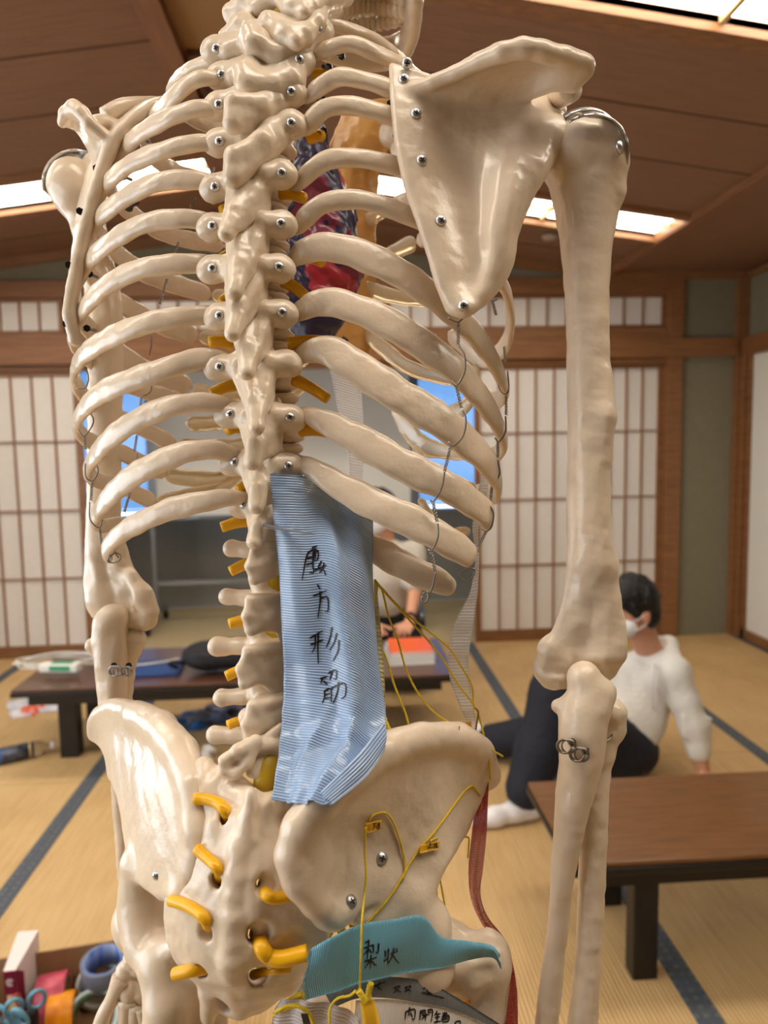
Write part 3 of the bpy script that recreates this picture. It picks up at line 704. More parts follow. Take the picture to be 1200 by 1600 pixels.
RR=[
 [(485,42,.425,16),(520,40,.424,18),(548,46,.430,18),(585,62,.445,18),(625,92,.475,18),(650,130,.52,18),(620,170,.56,18),(590,185,.59,18)],
 [(480,92,.422,20),(505,80,.408,25),(545,68,.404,25),(590,84,.410,26),(640,112,.43,26),(680,150,.47,26),(690,190,.52,26),(660,220,.56,24),(610,235,.59,22)],
 [(470,160,.42,22),(488,145,.405,27),(525,122,.400,28),(565,125,.401,28),(620,143,.407,30),(690,180,.44,28),(740,230,.49,28),(735,275,.53,28),(680,300,.57,26),(610,320,.60,24)],
 [(464,212,.42,22),(480,197,.404,28),(508,170,.399,29),(550,165,.400,29),(620,185,.407,30),(700,225,.44,30),(760,280,.49,30),(760,330,.53,30),(715,355,.565,28),(650,378,.59,26)],
 [(455,296,.42,22),(472,280,.404,28),(506,253,.399,30),(555,247,.400,30),(625,262,.407,31),(710,305,.435,32),(775,365,.48,32),(785,420,.52,30),(750,455,.555,30),(690,470,.585,28)],
 [(455,362,.42,24),(472,346,.404,30),(502,320,.399,31),(555,312,.400,31),(612,326,.403,32),(670,352,.412,34),(745,400,.438,34),(788,450,.47,32),(797,500,.50,28),(785,545,.525,28),(750,560,.555,28),(700,520,.58,28)],
 [(450,412,.42,24),(466,398,.404,32),(498,387,.399,38),(547,392,.399,44),(613,420,.401,46),(680,466,.408,44),(730,508,.422,42),(768,560,.446,38),(788,606,.475,26),(775,625,.50,24),(745,610,.53,26)],
 [(455,492,.42,24),(474,482,.404,32),(517,472,.398,40),(597,500,.397,46),(663,540,.402,48),(723,588,.413,46),(765,640,.437,40),(786,690,.465,26),(770,712,.49,24),(738,710,.515,24)],
 [(460,562,.42,24),(478,552,.404,30),(512,548,.398,42),(563,576,.396,50),(630,622,.398,52),(700,665,.405,52),(752,712,.422,46),(776,752,.445,34),(770,775,.47,24),(745,765,.49,24)],
 [(462,648,.42,20),(480,648,.405,24),(517,664,.399,36),(575,695,.396,46),(640,732,.397,48),(705,764,.404,46),(752,795,.418,42),(768,812,.430,38)],
 [(462,722,.42,20),(480,728,.406,26),(530,758,.398,40),(600,795,.394,46),(660,824,.395,46),(710,852,.400,42),(742,872,.407,34)],
 [(470,800,.425,20),(520,822,.420,28),(585,858,.412,38),(645,890,.410,40),(690,910,.412,34),(710,922,.415,22)]]
ribsL=[rib(p_,i+1) for i,p_ in enumerate(RL)]
ribsR=[rib([(x,y,d,h*(1.0 if i<6 else 1.14)) for x,y,d,h in p_],i+31,thick=.30 if i<6 else .26) for i,p_ in enumerate(RR)]
# ---- costal cartilage and breastbone -----------------------------------------
def band(path,th=.0028,name='costal_cartilage',m=cart):
    return rib(path,5,name=name,m=m,thick=.22,n=40)
for p_ in ([(276,696,.58,26),(330,700,.597,26),(390,693,.605,22),(440,680,.61,18)],
           [(243,786,.557,26),(290,776,.585,24),(345,762,.60,20),(400,720,.61,18)],
           [(258,741,.572,24),(300,748,.592,26),(352,745,.60,22),(400,712,.607,16)],
           [(290,662,.59,28),(345,660,.60,22),(410,650,.61,18),(480,600,.612,16)],
           [(300,605,.60,28),(350,620,.605,22),(420,600,.612,18),(500,545,.612,16)],
           [(310,528,.60,28),(380,525,.608,20),(450,500,.612,18),(520,470,.612,16)],
           [(330,462,.60,26),(400,462,.61,20),(520,400,.612,16)],
           [(350,385,.60,24),(430,375,.61,20),(520,330,.612,16)],
           [(610,320,.60,22),(580,342,.606,22),(560,345,.61,18)],
           [(650,378,.59,26),(620,392,.60,26),(585,410,.606,20),(560,410,.61,16)],
           [(690,470,.585,26),(650,468,.595,22),(600,460,.605,24),(565,445,.61,20)],
           [(750,575,.555,26),(705,592,.575,20),(640,575,.59,24),(600,545,.60,24),(566,515,.61,22)],
           [(745,610,.53,24),(720,640,.55,26),(680,655,.575,40),(640,640,.59,40),(612,618,.60,30),(570,560,.61,18)],
           [(738,710,.515,22),(700,706,.545,24),(660,695,.57,34),(635,665,.585,36),(615,630,.595,26)],
           [(745,765,.49,24),(705,757,.52,26),(670,735,.55,28),(645,700,.57,30)],
           [(735,830,.45,18),(705,832,.46,16),(675,812,.475,14),(655,780,.49,12)]):
    band(p_)
ss=SDF(); g=[]
for (y,x0,x1,t) in ((165,548,640,.004),(205,535,628,.005),(240,518,592,.004),(300,514,582,.004),(380,512,580,.004),(460,512,578,.004),(530,512,575,.0035),(575,528,562,.003),(600,538,552,.002)):
    g.append([list(P(x0,y,.612))+[t],list(P((x0+x1)/2,y,.606))+[t+.001],list(P(x1,y,.612))+[t]])
ss.sheet(g,.003,18,5); bobj('sternum',ss,.0016,stern_m,rough=.0006)['label']='amber tan translucent breastbone'
# heart model ---------------------------------------------------------------------
def heart_mat():
    m=bpy.data.materials.new('painted_heart'); m.use_nodes=True; nt=m.node_tree; L=nt.links.new; b=nt.nodes['Principled BSDF']
    tc=N(nt,'ShaderNodeTexCoord'); vo=N(nt,'ShaderNodeTexVoronoi',Scale=34.0); n=N(nt,'ShaderNodeTexNoise',Scale=30.0,Detail=3.0)
    mx=N(nt,'ShaderNodeMix',_data_type='RGBA'); mx.inputs['Factor'].default_value=.06
    L(tc.outputs['Object'],n.inputs[0]); L(tc.outputs['Object'],mx.inputs['A']); L(n.outputs['Color'],mx.inputs['B']); L(mx.outputs['Result'],vo.inputs[0])
    cr=N(nt,'ShaderNodeValToRGB'); cr.color_ramp.interpolation='CONSTANT'; e=cr.color_ramp.elements
    e[0].position=0; e[0].color=srgb(44,38,70); e[1].position=.45; e[1].color=srgb(170,44,62); x=e.new(.68); x.color=srgb(36,36,78); x=e.new(.85); x.color=srgb(120,40,64)
    sp=N(nt,'ShaderNodeSeparateColor'); L(vo.outputs['Color'],sp.inputs[0]); L(sp.outputs[0],cr.inputs[0]); L(cr.outputs[0],b.inputs['Base Color']); b.inputs['Roughness'].default_value=.3
    return m
hs=SDF(); hs.chain([(P(488,225,.53),.011),(P(500,290,.53),.015),(P(512,350,.535),.020),(P(508,420,.53),.026),(P(492,480,.525),.022),(P(488,525,.52),.012)],.008)
hs.cone(P(478,235,.53),P(470,380,.53),.008,.014,.006); hs.cone(P(515,300,.53),P(530,420,.54),.012,.014,.006)
hs.chain([(P(498,222,.53),.007),(P(490,205,.53),.007),(P(475,215,.53),.006)],.004)
bobj('heart',hs,.0016,heart_mat(),rough=.0014,seed=9)['label']='painted red and navy heart model inside the rib cage'
# bolts through the rib cage
def bolt(a,b,parent=root,r=.0011):
    a,b=np.array(a),np.array(b); mbx=MB(); mbx.tube([a,b],r,8); u=(b-a)/np.linalg.norm(b-a)
    mbx.tube([a-u*.001,a+u*.001],r*2.1,6); mbx.obj('bolt',darksteel,parent)
bolt(P(221,213,.45),P(232,222,.475)); bolt(P(193,276,.46),P(205,281,.49)); bolt(P(203,310,.47),P(201,325,.48),r=.003); bolt(P(165,340,.47),P(171,342,.49))
bolt(P(140,428,.46),P(152,433,.49)); bolt(P(136,513,.46),P(149,516,.49)); bolt(P(125,330,.448),P(134,332,.46)); bolt(P(108,414,.448),P(118,416,.46)); bolt(P(104,506,.452),P(112,508,.46)); bolt(P(151,263,.448),P(158,266,.46))
bolt(P(534,88,.43),P(526,84,.42),r=.001); bolt(P(514,106,.415),P(505,104,.405)); bolt(P(610,162,.43),P(606,166,.44)); bolt(P(620,206,.43),P(616,212,.44)); bolt(P(506,205,.42),P(498,208,.41)); bolt(P(536,536,.56),P(512,525,.55),r=.0025); bolt(P(504,156,.42),P(497,158,.41))
# ================================================================== LIMB BONES, GIRDLES, SKULL
def Pt(x,y,d,t): return list(P(x,y,d))+[t]
# ---- right shoulder blade ---------------------------------------------------
b=SDF()
# medial border -> lateral border rows, top to bottom ; concave blade
g=[[Pt(613,104,.405,.0022),Pt(640,112,.404,.0022),Pt(668,122,.404,.0024),Pt(700,135,.408,.003),Pt(760,150,.414,.004),Pt(840,170,.420,.006)],
   [Pt(618,160,.399,.0030),Pt(648,165,.400,.0024),Pt(690,175,.404,.0020),Pt(740,185,.408,.0020),Pt(800,205,.411,.0045),Pt(852,225,.414,.009)],
   [Pt(626,225,.395,.0034),Pt(655,228,.397,.0026),Pt(695,235,.402,.0016),Pt(745,245,.404,.0020),Pt(795,255,.399,.0058),Pt(838,262,.403,.0075)],
   [Pt(640,285,.393,.0036),Pt(668,288,.395,.0028),Pt(708,295,.400,.0016),Pt(750,302,.402,.0022),Pt(790,305,.394,.0062),Pt(822,306,.400,.0045)],
   [Pt(660,345,.391,.0038),Pt(686,348,.393,.0028),Pt(718,352,.398,.0018),Pt(752,356,.399,.0026),Pt(780,358,.393,.0058),Pt(801,360,.400,.004)],
   [Pt(678,400,.391,.0038),Pt(700,403,.392,.0030),Pt(726,406,.396,.0022),Pt(752,409,.397,.003),Pt(775,410,.394,.005),Pt(793,410,.400,.004)],
   [Pt(692,445,.391,.004),Pt(706,448,.391,.0034),Pt(726,450,.394,.003),Pt(745,450,.395,.0035),Pt(760,448,.395,.0045),Pt(774,445,.399,.004)],
   [Pt(708,478,.392,.005),Pt(716,481,.391,.005),Pt(724,483,.391,.005),Pt(732,480,.392,.005),Pt(741,474,.394,.0045),Pt(750,470,.396,.004)]]
b.sheet(g,.0022,20,14)
# spine of the scapula rising towards the viewer and out to the acromion
sp=[(646,140,.401,.0032),(676,129,.396,.0030),(712,114,.389,.0032),(748,96,.381,.0036),(783,83,.374,.0042),(815,76,.372,.0044),(845,80,.374,.0044),(880,90,.380,.0050),(912,102,.386,.0052)]
base=[(650,148,.402,.003),(682,150,.403,.003),(715,152,.405,.003),(750,152,.407,.003),(785,150,.409,.003),(815,148,.409,.003),(838,142,.405,.004),(862,128,.394,.005),(895,130,.392,.005)]
g=[[Pt(*q) for q in sp],[Pt((a[0]+c[0])/2+ (2 if 2<i<7 else 0),(a[1]*.62+c[1]*.38),a[2]*.52+c[2]*.48,.0020 if i<7 else .0045) for i,(a,c) in enumerate(zip(sp,base))],[Pt(*q) for q in base]]
b.sheet(g,.003,7,22)
b.chain([(P(q[0],q[1],q[2]),q[3]*1.05) for q in sp],.0025)
b.ell(P(893,110,.388),(.012,.0055,.0075),k=.003)
# glenoid neck and coracoid
b.cone(P(815,225,.410),P(862,222,.418),.011,.0145,.006); b.ell(P(868,215,.424),(.008,.010,.0155),k=.004)
b.chain([(P(838,195,.418),.009),(P(843,170,.428),.0075),(P(850,160,.445),.006),(P(872,175,.465),.0055)],.004)
scR=bobj('scapula',b,.00115,rough=.00022,seed=5,smooth=1)
for x,y in ((636,99),(631,124),(650,178),(659,251),(689,345),(724,478)): pushscrew(x,y,.40,scR,1.15,spin=x)
# ---- left shoulder blade, seen along its plane --------------------------------
b=SDF()
edge=[(243,165,.452),(212,186,.448),(188,208,.446),(172,232,.446),(158,270,.446),(146,310,.447),(135,350,.448),(124,400,.449),(114,450,.451),(108,490,.453),(118,532,.456)]
# blade runs away from the camera and outwards
away=[(255,158,.500),(225,168,.515),(188,190,.53),(160,225,.545),(140,262,.548),(132,300,.54),(126,340,.528),(120,390,.515),(114,440,.50),(110,485,.485),(119,525,.470)]
g=[[Pt(*q,.0036) for q in edge],[Pt((a[0]+c[0])/2-3,(a[1]+c[1])/2,(a[2]+c[2])/2,.0018) for a,c in zip(edge,away)],[Pt(*q,.0034) for q in away]]
b.sheet(g,.002,6,24)
b.chain([(P(*q),.0036) for q in edge],.002)
# spine plate and acromion reaching out to the left
sp2=[(174,222,.447,.0034),(158,208,.444,.0028),(140,192,.441,.0030),(128,176,.441,.0034),(116,168,.445,.0036),(103,178,.452,.0034),(97,192,.457,.0024)]
bs2=[(172,240,.447,.003),(164,248,.468,.003),(157,256,.49,.003),(150,244,.50,.003),(140,228,.505,.003),(128,205,.50,.003),(118,196,.49,.003)]
b.sheet([[Pt(*q) for q in sp2],[Pt(*q) for q in bs2]],.003,5,16); b.chain([(P(*q[:3]),q[3]*1.05) for q in sp2],.003)
b.cone(P(116,176,.449),P(150,194,.49),.0030,.004,.003); b.ell(P(160,196,.50),(.0115,.010,.0065),k=.004)
b.chain([(P(150,270,.545),.011),(P(140,280,.56),.013)],.005); b.chain([(P(150,255,.545),.008),(P(140,250,.565),.006)],.004)
scL=bobj('scapula',b,.00115,rough=.0002,seed=6,smooth=1)
# ---- collar bones ---------------------------------------------------------------
cl=catmull([[*P(165,182,.51),.0062],[*P(190,168,.515),.0058],[*P(225,163,.525),.0052],[*P(262,166,.54),.005],[*P(330,195,.57),.006],[*P(420,225,.60),.0075],[*P(500,225,.605),.010]],60)
tube('clavicle',cl[:,:3],cl[:,3],bone,root,16)
cl=catmull([[*P(893,140,.405),.0065],[*P(850,165,.44),.006],[*P(790,195,.49),.005],[*P(720,210,.54),.0055],[*P(655,215,.575),.007],[*P(618,210,.59),.011],[*P(605,208,.595),.010]],60)
tube('clavicle',cl[:,:3],cl[:,3],bone,root,16)
# ---- right upper arm --------------------------------------------------------------
D_=.425
def hull(sdf,rows,k=.004,d=D_,flat=1.0):
    # rows: y, x_left, x_right  -> chain along the centre line
    rows=catmull(np.array([[r[0],r[1],r[2],r[3] if len(r)>3 else d] for r in rows],float),len(rows)*3)
    pts=[]
    for r in rows:
        y,x0,x1=r[:3]; dd=r[3] if len(r)>3 else d
        pts.append((P((x0+x1)/2,y,dd),(x1-x0)/2/FPX*dd))
    sdf.chain(pts,k); return sdf
b=SDF()
b.ell(P(897,243,.422),(.0195,.022,.0215),k=.006); b.ell(P(935,245,.420),(.0165,.018,.0215),k=.006)
hull(b,[(250,868,966),(290,866,966),(330,873,958),(370,879,954),(410,883,950),(460,886,948),(540,889,948),(600,890,950),(660,891,950),(720,891,949),(790,890,950),(850,891,953),(880,893,958)],.004)
b.chain([(P(958,262,.418),.0068),(P(958,300,.420),.0055),(P(946,350,.424),.004)],.006)
b.chain([(P(880,262,.412),.007),(P(893,300,.416),.006),(P(905,345,.418),.005)],.005)
b.chain([(P(941,585,.419),.004),(P(944,650,.417),.0055),(P(942,715,.419),.004)],.006)
# flared lower end : sheet between the two supracondylar ridges
rows=[(880,893,958,.0085),(915,889,960,.0075),(950,882,965,.0065),(980,872,970,.006),(1005,860,972,.0055),(1022,857,971,.0065)]
g=[[Pt(x0+ t*1.6*1140/.425*0+6,y,.425,.0046),Pt(x0*.72+x1*.28,y,.4235,t),Pt((x0+x1)/2,y,.4225,t if y<940 else t*.75),Pt(x0*.28+x1*.72,y,.4225,t),Pt(x1-7,y,.424,.0055)] for (y,x0,x1,t) in rows]
b.sheet(g,.005,10,9)
b.ell(P(858,1017,.427),(.0072,.0075,.0085),k=.005)                       # inner epicondyle
b.cone(P(866,1045,.432),P(892,1048,.434),.0125,.0105,.004)                 # trochlea
b.cone(P(880,1030,.431),P(925,1030,.434),.0085,.0085,.005)
b.ell(P(944,1020,.428),(.0105,.0095,.0145),k=.005); b.ell(P(938,1042,.434),(.0095,.0095,.0085),k=.004)
b.ell(P(908,1014,.4120),(.0095,.0075,.0110),k=.006,cut=True)                # olecranon hollow
b.cone(P(903,1035,.418),P(893,1086,.421),.0028,.0036,.003,cut=True); b.cone(P(846,1047,.4215),P(886,1052,.4195),.0018,.0012,.004,cut=True)
huR=bobj('humerus',b,.0014,rough=.00035,seed=11)
# bracket over the head
def strap(cent,a0,a1,R_,wid,ax,up,m,par,th=.0008,slot=True):
    # band bent in the plane (ax,up) around cent; width along third axis
    ax=np.array(ax)/np.linalg.norm(ax); up=np.array(up)/np.linalg.norm(up); wv=np.cross(ax,up)
    mb=MB(); n=22
    def seg(w0,w1,i0,i1):
        for i in range(i0,i1):
            vs=[]
            for a in (a0+(a1-a0)*i/n,a0+(a1-a0)*(i+1)/n):
                for r in (R_,R_+th):
                    for w_ in (w0,w1): vs.append(cent+ax*math.cos(a)*r+up*math.sin(a)*r+wv*w_)
            mb.add(vs,[(0,1,3,2),(4,6,7,5),(0,4,5,1),(2,3,7,6),(0,2,6,4),(1,5,7,3)])
    h=wid/2
    if slot: seg(-h,-h*.3,0,9); seg(h*.3,h,0,9); seg(-h,h,9,n)
    else: seg(-h,h,0,n)
    return mb.obj('bracket',m,par,True)
galv=mat('galvanised_steel',srgb(205,205,203),.34,metal=1,vary=.15,vscale=60)
ctr=P(910,246,.4165)
br=strap(ctr,math.radians(122),math.radians(-4),0.0232,.0175,CR,CU*.76-CF*.65,galv,huR); br['label']='bent steel bracket over the shoulder joint'
def capbolt(px,py,d,par,s=1.0,n=None):
    r=ray(px,py); nn=-r/np.linalg.norm(r) if n is None else n
    mbx=MB().lathe([(0,0),(.0036*s,0),(.0038*s,.0012*s),(.0028*s,.0028*s),(0,.0031*s)],16,o=P(px,py,d),R=np.array(orient(nn).to_3x3())); return mbx.obj('bolt',steel,par,True)
capbolt(965,231,.404,huR,1.0,n=CR*.8-CF*.6+CU*.1)
tube('bolt',[P(852,250,.425),P(846,262,.418)],.0018,darksteel,huR)
# ---- right forearm -------------------------------------------------------------------
b=SDF()
b.ell(P(913,1062,.414),(.0085,.008,.0085),k=.005); b.ell(P(938,1082,.413),(.0090,.0085,.0085),k=.006); b.cone(P(912,1058,.413),P(922,1100,.413),.0085,.012,.005)
b.cone(P(908,1106,.414),P(872,1103,.420),.009,.0042,.005)
hull(b,[(1110,878,950,.413),(1140,876,944,.413),(1180,877,940,.413),(1220,875,930,.414),(1260,870,918,.414),(1300,868,909,.415),(1360,863,897,.416),(1420,861,888,.417),(1500,851,880,.419),(1600,838,869,.421),(1760,815,846,.426)],.004)
b.cone(P(938,1085,.411),P(915,1190,.408),.005,.004,.004)
ulR=bobj('ulna',b,.0014,rough=.0003,seed=12)
b=SDF()
b.cone(P(953,1116,.424),P(958,1138,.424),.0100,.0078,.003); b.cone(P(950,1140,.424),P(940,1175,.424),.0072,.0078,.004)
hull(b,[(1150,928,958,.424),(1200,920,952,.424),(1260,910,948,.423),(1300,909,947,.423),(1360,907,944,.423),(1420,905,941,.423),(1500,901,936,.423),(1600,890,931,.424),(1700,882,930,.426),(1780,870,935,.428)],.004)
raR=bobj('radius',b,.0014,rough=.0003,seed=13)
def wirecoil(px,py,d,par,r=.0042,tilt=0):
    c=P(px,py,d); 
    for s_ in (-.5,.0,.5):
        ring=[c+CR*(math.cos(a)*r*(1-.25*abs(s_))+s_*.0028)+CU*math.sin(a)*r*(.9)-CF*(.0012+.001*math.cos(a)) for a in np.linspace(0,2*math.pi,20)]
        tube('wire_loop',ring,.00055,wire_m,par,6)
wirecoil(884,1165,.400,ulR); wirecoil(904,1178,.400,ulR)
for x,y in ((894,1160),(914,1172)): MB().lathe([(0,0),(.0022,0),(.0022,.0006),(0,.0006)],12,o=P(x,y,.4005),R=np.array(orient(-ray(x,y)).to_3x3())).obj('drill_hole',recess,ulR)
tube('wire_loop',[P(936,1160,.412),P(948,1158,.411),P(955,1152,.413),P(956,1146,.418)],.0006,wire_m,raR,6,12)
# right wrist and hand below the frame edge
def hand(w,dn,side,fwd,par):
    # w: wrist point, dn: down dir, side: across, fwd: towards palm
    car=SDF()
    for i in range(4): car.ell(w+side*(i-1.5)*.011+dn*.008,(.0068,.0068,.0072),k=.001); car.ell(w+side*(i-1.5)*.0115+dn*.022,(.0070,.0068,.0075),k=.001)
    bobj('carpal_bones',car,.0012,bone,par,rough=.0006,seed=2)
    for i in range(5):
        s0=w+side*((i-2)*.012+.001)+dn*(.032 if i else .026); dv=dn+side*(i-2)*.10+fwd*.10; 
        if i==0: dv=dn*.8+side*-.55+fwd*.3
        L_=[.046,.066,.062,.056,.050][i]; dv=dv/np.linalg.norm(dv)
        p=s0
        for j,(ln,rr) in enumerate(((L_,.0042),(L_*.62,.0036),(L_*.38,.003),(L_*.26,.0026))):
            if i==0 and j==3: break
            q=p+dv*ln
            f_=catmull([[*p,rr*1.35],[*(p+dv*ln*.18),rr],[*(p+dv*ln*.5),rr*.82],[*(p+dv*ln*.82),rr],[*q,rr*1.3]],14)
            tube('finger_bone',f_[:,:3],f_[:,3],bone,par,10)
            p=q+dv*.002; dv=dv+fwd*.16-dn*.02; dv/=np.linalg.norm(dv)
dnv=(P(815,1760,.426)-P(838,1600,.421)); dnv/=np.linalg.norm(dnv)
hand(P(862,1800,.428),dnv,CR,CF,raR)
# ---- left upper arm ----------------------------------------------------------------------
b=SDF(); DL=.545
b.ell(P(116,292,DL),(.0190,.021,.0205),k=.006); b.ell(P(128,310,DL),(.017,.018,.021),k=.006)
hull(b,[(300,106,150,DL),(345,112,160,DL),(400,124,172,DL),(460,136,186,DL),(540,140,190,DL),(640,140,188,DL),(740,139,186,DL),(810,138,186,DL),(850,137,192,DL)],.004)
rows=[(845,138,193,.008),(880,135,203,.0065),(910,134,214,.0055),(940,138,226,.005),(958,145,234,.0055)]
b.sheet([[Pt(x0+8,y,DL+.002,.0052),Pt(x0*.7+x1*.3,y,DL-.003,t),Pt((x0+x1)/2,y,DL-.002,t*.8),Pt(x0*.25+x1*.75,y,DL-.005,t),Pt(x1-7,y,DL-.004,.0045)] for y,x0,x1,t in rows],.005,9,8)
b.chain([(P(205,900,DL-.010),.005),(P(222,930,DL-.012),.007),(P(233,955,DL-.012),.0075)],.006)
b.cone(P(205,965,DL),P(228,968,DL-.006),.0095,.0085,.004); b.ell(P(160,935,DL),(.011,.010,.012),k=.006); b.ell(P(192,938,DL-.016),(.007,.007,.008),k=.004,cut=True)
huL=bobj('humerus',b,.0014,rough=.0003,seed=14)
ctr=P(122,290,DL); st=strap(ctr,math.radians(65),math.radians(195),.0235,.013,CR,CU,galv,huL,slot=False); st['label']='bent steel bracket over the shoulder joint'
capbolt(95,300,.538,huL,1.1,n=-CR*.9-CF*.4)
# forearm
b=SDF(); DF_=.535
b.ell(P(180,962,DF_-.004),(.0095,.009,.0085),k=.005); b.cone(P(172,975,DF_-.002),P(168,1000,DF_),.0125,.0115,.005)
hull(b,[(985,152,196,DF_),(1020,150,198,DF_),(1060,153,196,DF_),(1110,158,196,DF_),(1180,172,196,DF_+.003),(1260,178,204,DF_+.006),(1340,184,206,DF_+.01),(1420,190,210,DF_+.014),(1480,196,216,DF_+.018)],.004)
b.cone(P(185,965,DF_-.006),P(172,1110,DF_-.008),.004,.0035,.004)
ulL=bobj('ulna',b,.0014,rough=.0003,seed=15)
b=SDF(); b.cone(P(210,1000,DF_+.006),P(208,1014,DF_+.006),.0088,.007,.003); b.cone(P(146,1008,DF_+.012),P(150,1014,DF_+.012),.006,.005,.003)
hull(b,[(1010,196,218,DF_+.008),(1060,188,208,DF_+.01),(1120,184,206,DF_+.012),(1200,190,214,DF_+.012),(1300,200,222,DF_+.014),(1400,206,230,DF_+.018),(1480,206,236,DF_+.02)],.004)
raL=bobj('radius',b,.0014,rough=.0003,seed=16)
wirecoil(181,1048,.516,ulL,.0040); wirecoil(198,1048,.518,ulL,.0036)
for x,y in ((178,1040),(201,1040)): MB().lathe([(0,0),(.0022,0),(.0022,.0006),(0,.0006)],12,o=P(x,y,.5175),R=np.array(orient(-ray(x,y)).to_3x3())).obj('drill_hole',recess,ulL)
# left hand seen beside the hip bone
lh=empty('hand_bones',P(205,1500,.50)); setpar(lh,root); HD=.50
car=SDF()
for x,y,r in ((208,1498,.0075),(216,1508,.007),(226,1515,.0065),(204,1545,.0095),(196,1520,.0075),(220,1548,.0078),(214,1572,.007)):
    car.ell(P(x,y,HD),(r*.9,r,r*1.15),k=.0008)
bobj('carpal_bones',car,.0012,bone,lh,rough=.0005,seed=22)
for pts in ([(190,1528),(176,1560),(160,1592),(150,1640)],[(200,1562),(196,1590),(194,1640),(192,1700)],[(214,1568),(210,1600),(208,1650),(206,1700)],[(222,1570),(228,1600),(234,1650),(236,1700)]):
    f_=catmull([[*P(x,y,HD-.004),r] for (x,y),r in zip(pts,(.0068,.0050,.0052,.0065))],20); tube('finger_bone',f_[:,:3],f_[:,3],bone,lh,12)
# ================================================================== PELVIS
b=SDF()
c0=[(289,1392,.386),(307,1350,.383),(313,1290,.385),(302,1222,.396),(279,1170,.418),(248,1133,.445),(215,1114,.470),(178,1106,.498),(153,1122,.518),(150,1146,.525)]
c1=[(270,1390,.390),(276,1345,.390),(278,1290,.394),(270,1230,.406),(252,1185,.428),(228,1160,.452),(203,1146,.475),(182,1142,.495),(168,1148,.510),(163,1160,.518)]
c2=[(262,1392,.395),(250,1370,.400),(240,1330,.408),(232,1280,.420),(222,1230,.438),(210,1200,.458),(196,1180,.475),(184,1174,.490),(176,1176,.502),(172,1180,.510)]
c3=[(258,1392,.400),(238,1376,.410),(222,1360,.422),(212,1330,.436),(205,1290,.450),(200,1260,.463),(194,1235,.474),(188,1222,.484),(184,1214,.492),(180,1208,.500)]
th=[.0075,.0042,.0040,.0055]
g=[[Pt(x,y,d,th[i]*(1 if i else (1.1-.03*j))) for j,(x,y,d) in enumerate(c)] for i,c in enumerate((c0,c1,c2,c3))]
b.sheet(g,.003,8,22)
b.chain([(P(x+ (4 if j<5 else 0),y+4,d),.0086) for j,(x,y,d) in enumerate(c0[1:7])],.005)
b.cone(P(288,1388,.388),P(272,1402,.394),.0075,.0045,.004)
b.chain([(P(215,1350,.428),.010),(P(220,1390,.432),.0115),(P(222,1430,.430),.0125),(P(230,1475,.422),.012),(P(255,1510,.410),.0125),(P(262,1570,.402),.012),(P(258,1640,.405),.015),(P(262,1700,.41),.018)],.006)
b.cone(P(212,1410,.436),P(214,1465,.436),.009,.0095,.006)
b.cone(P(252,1490,.412),P(272,1482,.400),.010,.005,.004)
g=[[Pt(255,1530,.405,.004),Pt(290,1528,.402,.0026),Pt(322,1540,.405,.0022),Pt(345,1560,.415,.003)],[Pt(258,1600,.405,.005),Pt(292,1600,.404,.0025),Pt(325,1605,.41,.0022),Pt(350,1610,.42,.003)],[Pt(262,1680,.41,.008),Pt(295,1690,.41,.004),Pt(330,1695,.42,.004),Pt(360,1690,.43,.005)]]
b.sheet(g,.003,7,7)
hipL=bobj('hip_bone',b,.0013,rough=.00028,seed=18,smooth=1)
b=SDF()
c0=[(520,1432,.372),(492,1405,.364),(468,1372,.360),(456,1335,.358),(470,1290,.358),(500,1252,.361),(543,1210,.370),(598,1170,.386),(658,1152,.405),(716,1151,.427),(750,1172,.447),(762,1210,.462)]
c1=[(532,1424,.380),(515,1398,.373),(498,1365,.367),(492,1330,.366),(505,1295,.368),(532,1262,.372),(570,1228,.382),(618,1198,.396),(668,1184,.412),(712,1184,.430),(738,1202,.445),(752,1228,.457)]
c2=[(560,1412,.386),(550,1388,.383),(542,1360,.382),(545,1330,.385),(560,1302,.389),(584,1278,.392),(615,1256,.398),(650,1240,.406),(682,1232,.416),(708,1234,.428),(728,1244,.440),(742,1254,.450)]
c3=[(590,1404,.392),(590,1390,.392),(592,1370,.393),(600,1350,.397),(614,1334,.401),(634,1318,.404),(658,1302,.409),(680,1290,.414),(698,1282,.421),(714,1276,.430),(726,1272,.438),(734,1268,.446)]
c4=[(600,1440,.396),(622,1436,.398),(640,1420,.400),(652,1402,.402),(662,1386,.405),(672,1370,.408),(680,1352,.411),(690,1336,.415),(698,1322,.421),(706,1308,.428),(714,1296,.436),(720,1288,.444)]
th=[.0072,.0050,.0036,.0038,.0062]
g=[[Pt(x,y,d,th[i]) for j,(x,y,d) in enumerate(c)] for i,c in enumerate((c0,c1,c2,c3,c4))]
b.sheet(g,.003,9,26)
b.chain([(P(x,y+3,d),.0080 if 2<j<7 else .0072) for j,(x,y,d) in enumerate(c0[1:])],.005)
b.ell(P(480,1345,.364),(.011,.009,.017),k=.006)
b.chain([(P(535,1420,.378),.008),(P(510,1425,.370),.0075)],.004)
b.chain([(P(640,1400,.405),.013),(P(655,1450,.408),.017),(P(650,1500,.412),.021),(P(620,1560,.408),.017),(P(590,1640,.40),.016),(P(580,1720,.40),.020)],.006)
b.cone(P(600,1432,.398),P(560,1425,.392),.009,.007,.004)
b.chain([(P(575,1500,.42),.008),(P(500,1560,.44),.007),(P(450,1640,.45),.009)],.004)
hipR=bobj('hip_bone',b,.0013,rough=.00028,seed=19,smooth=1)
pushscrew(596,1341,.39,hipR,1.3,spin=1.1); pushscrew(548,1409,.38,hipR,1.3,spin=.2)
pushscrew(244,1368,.40,hipL,.9)
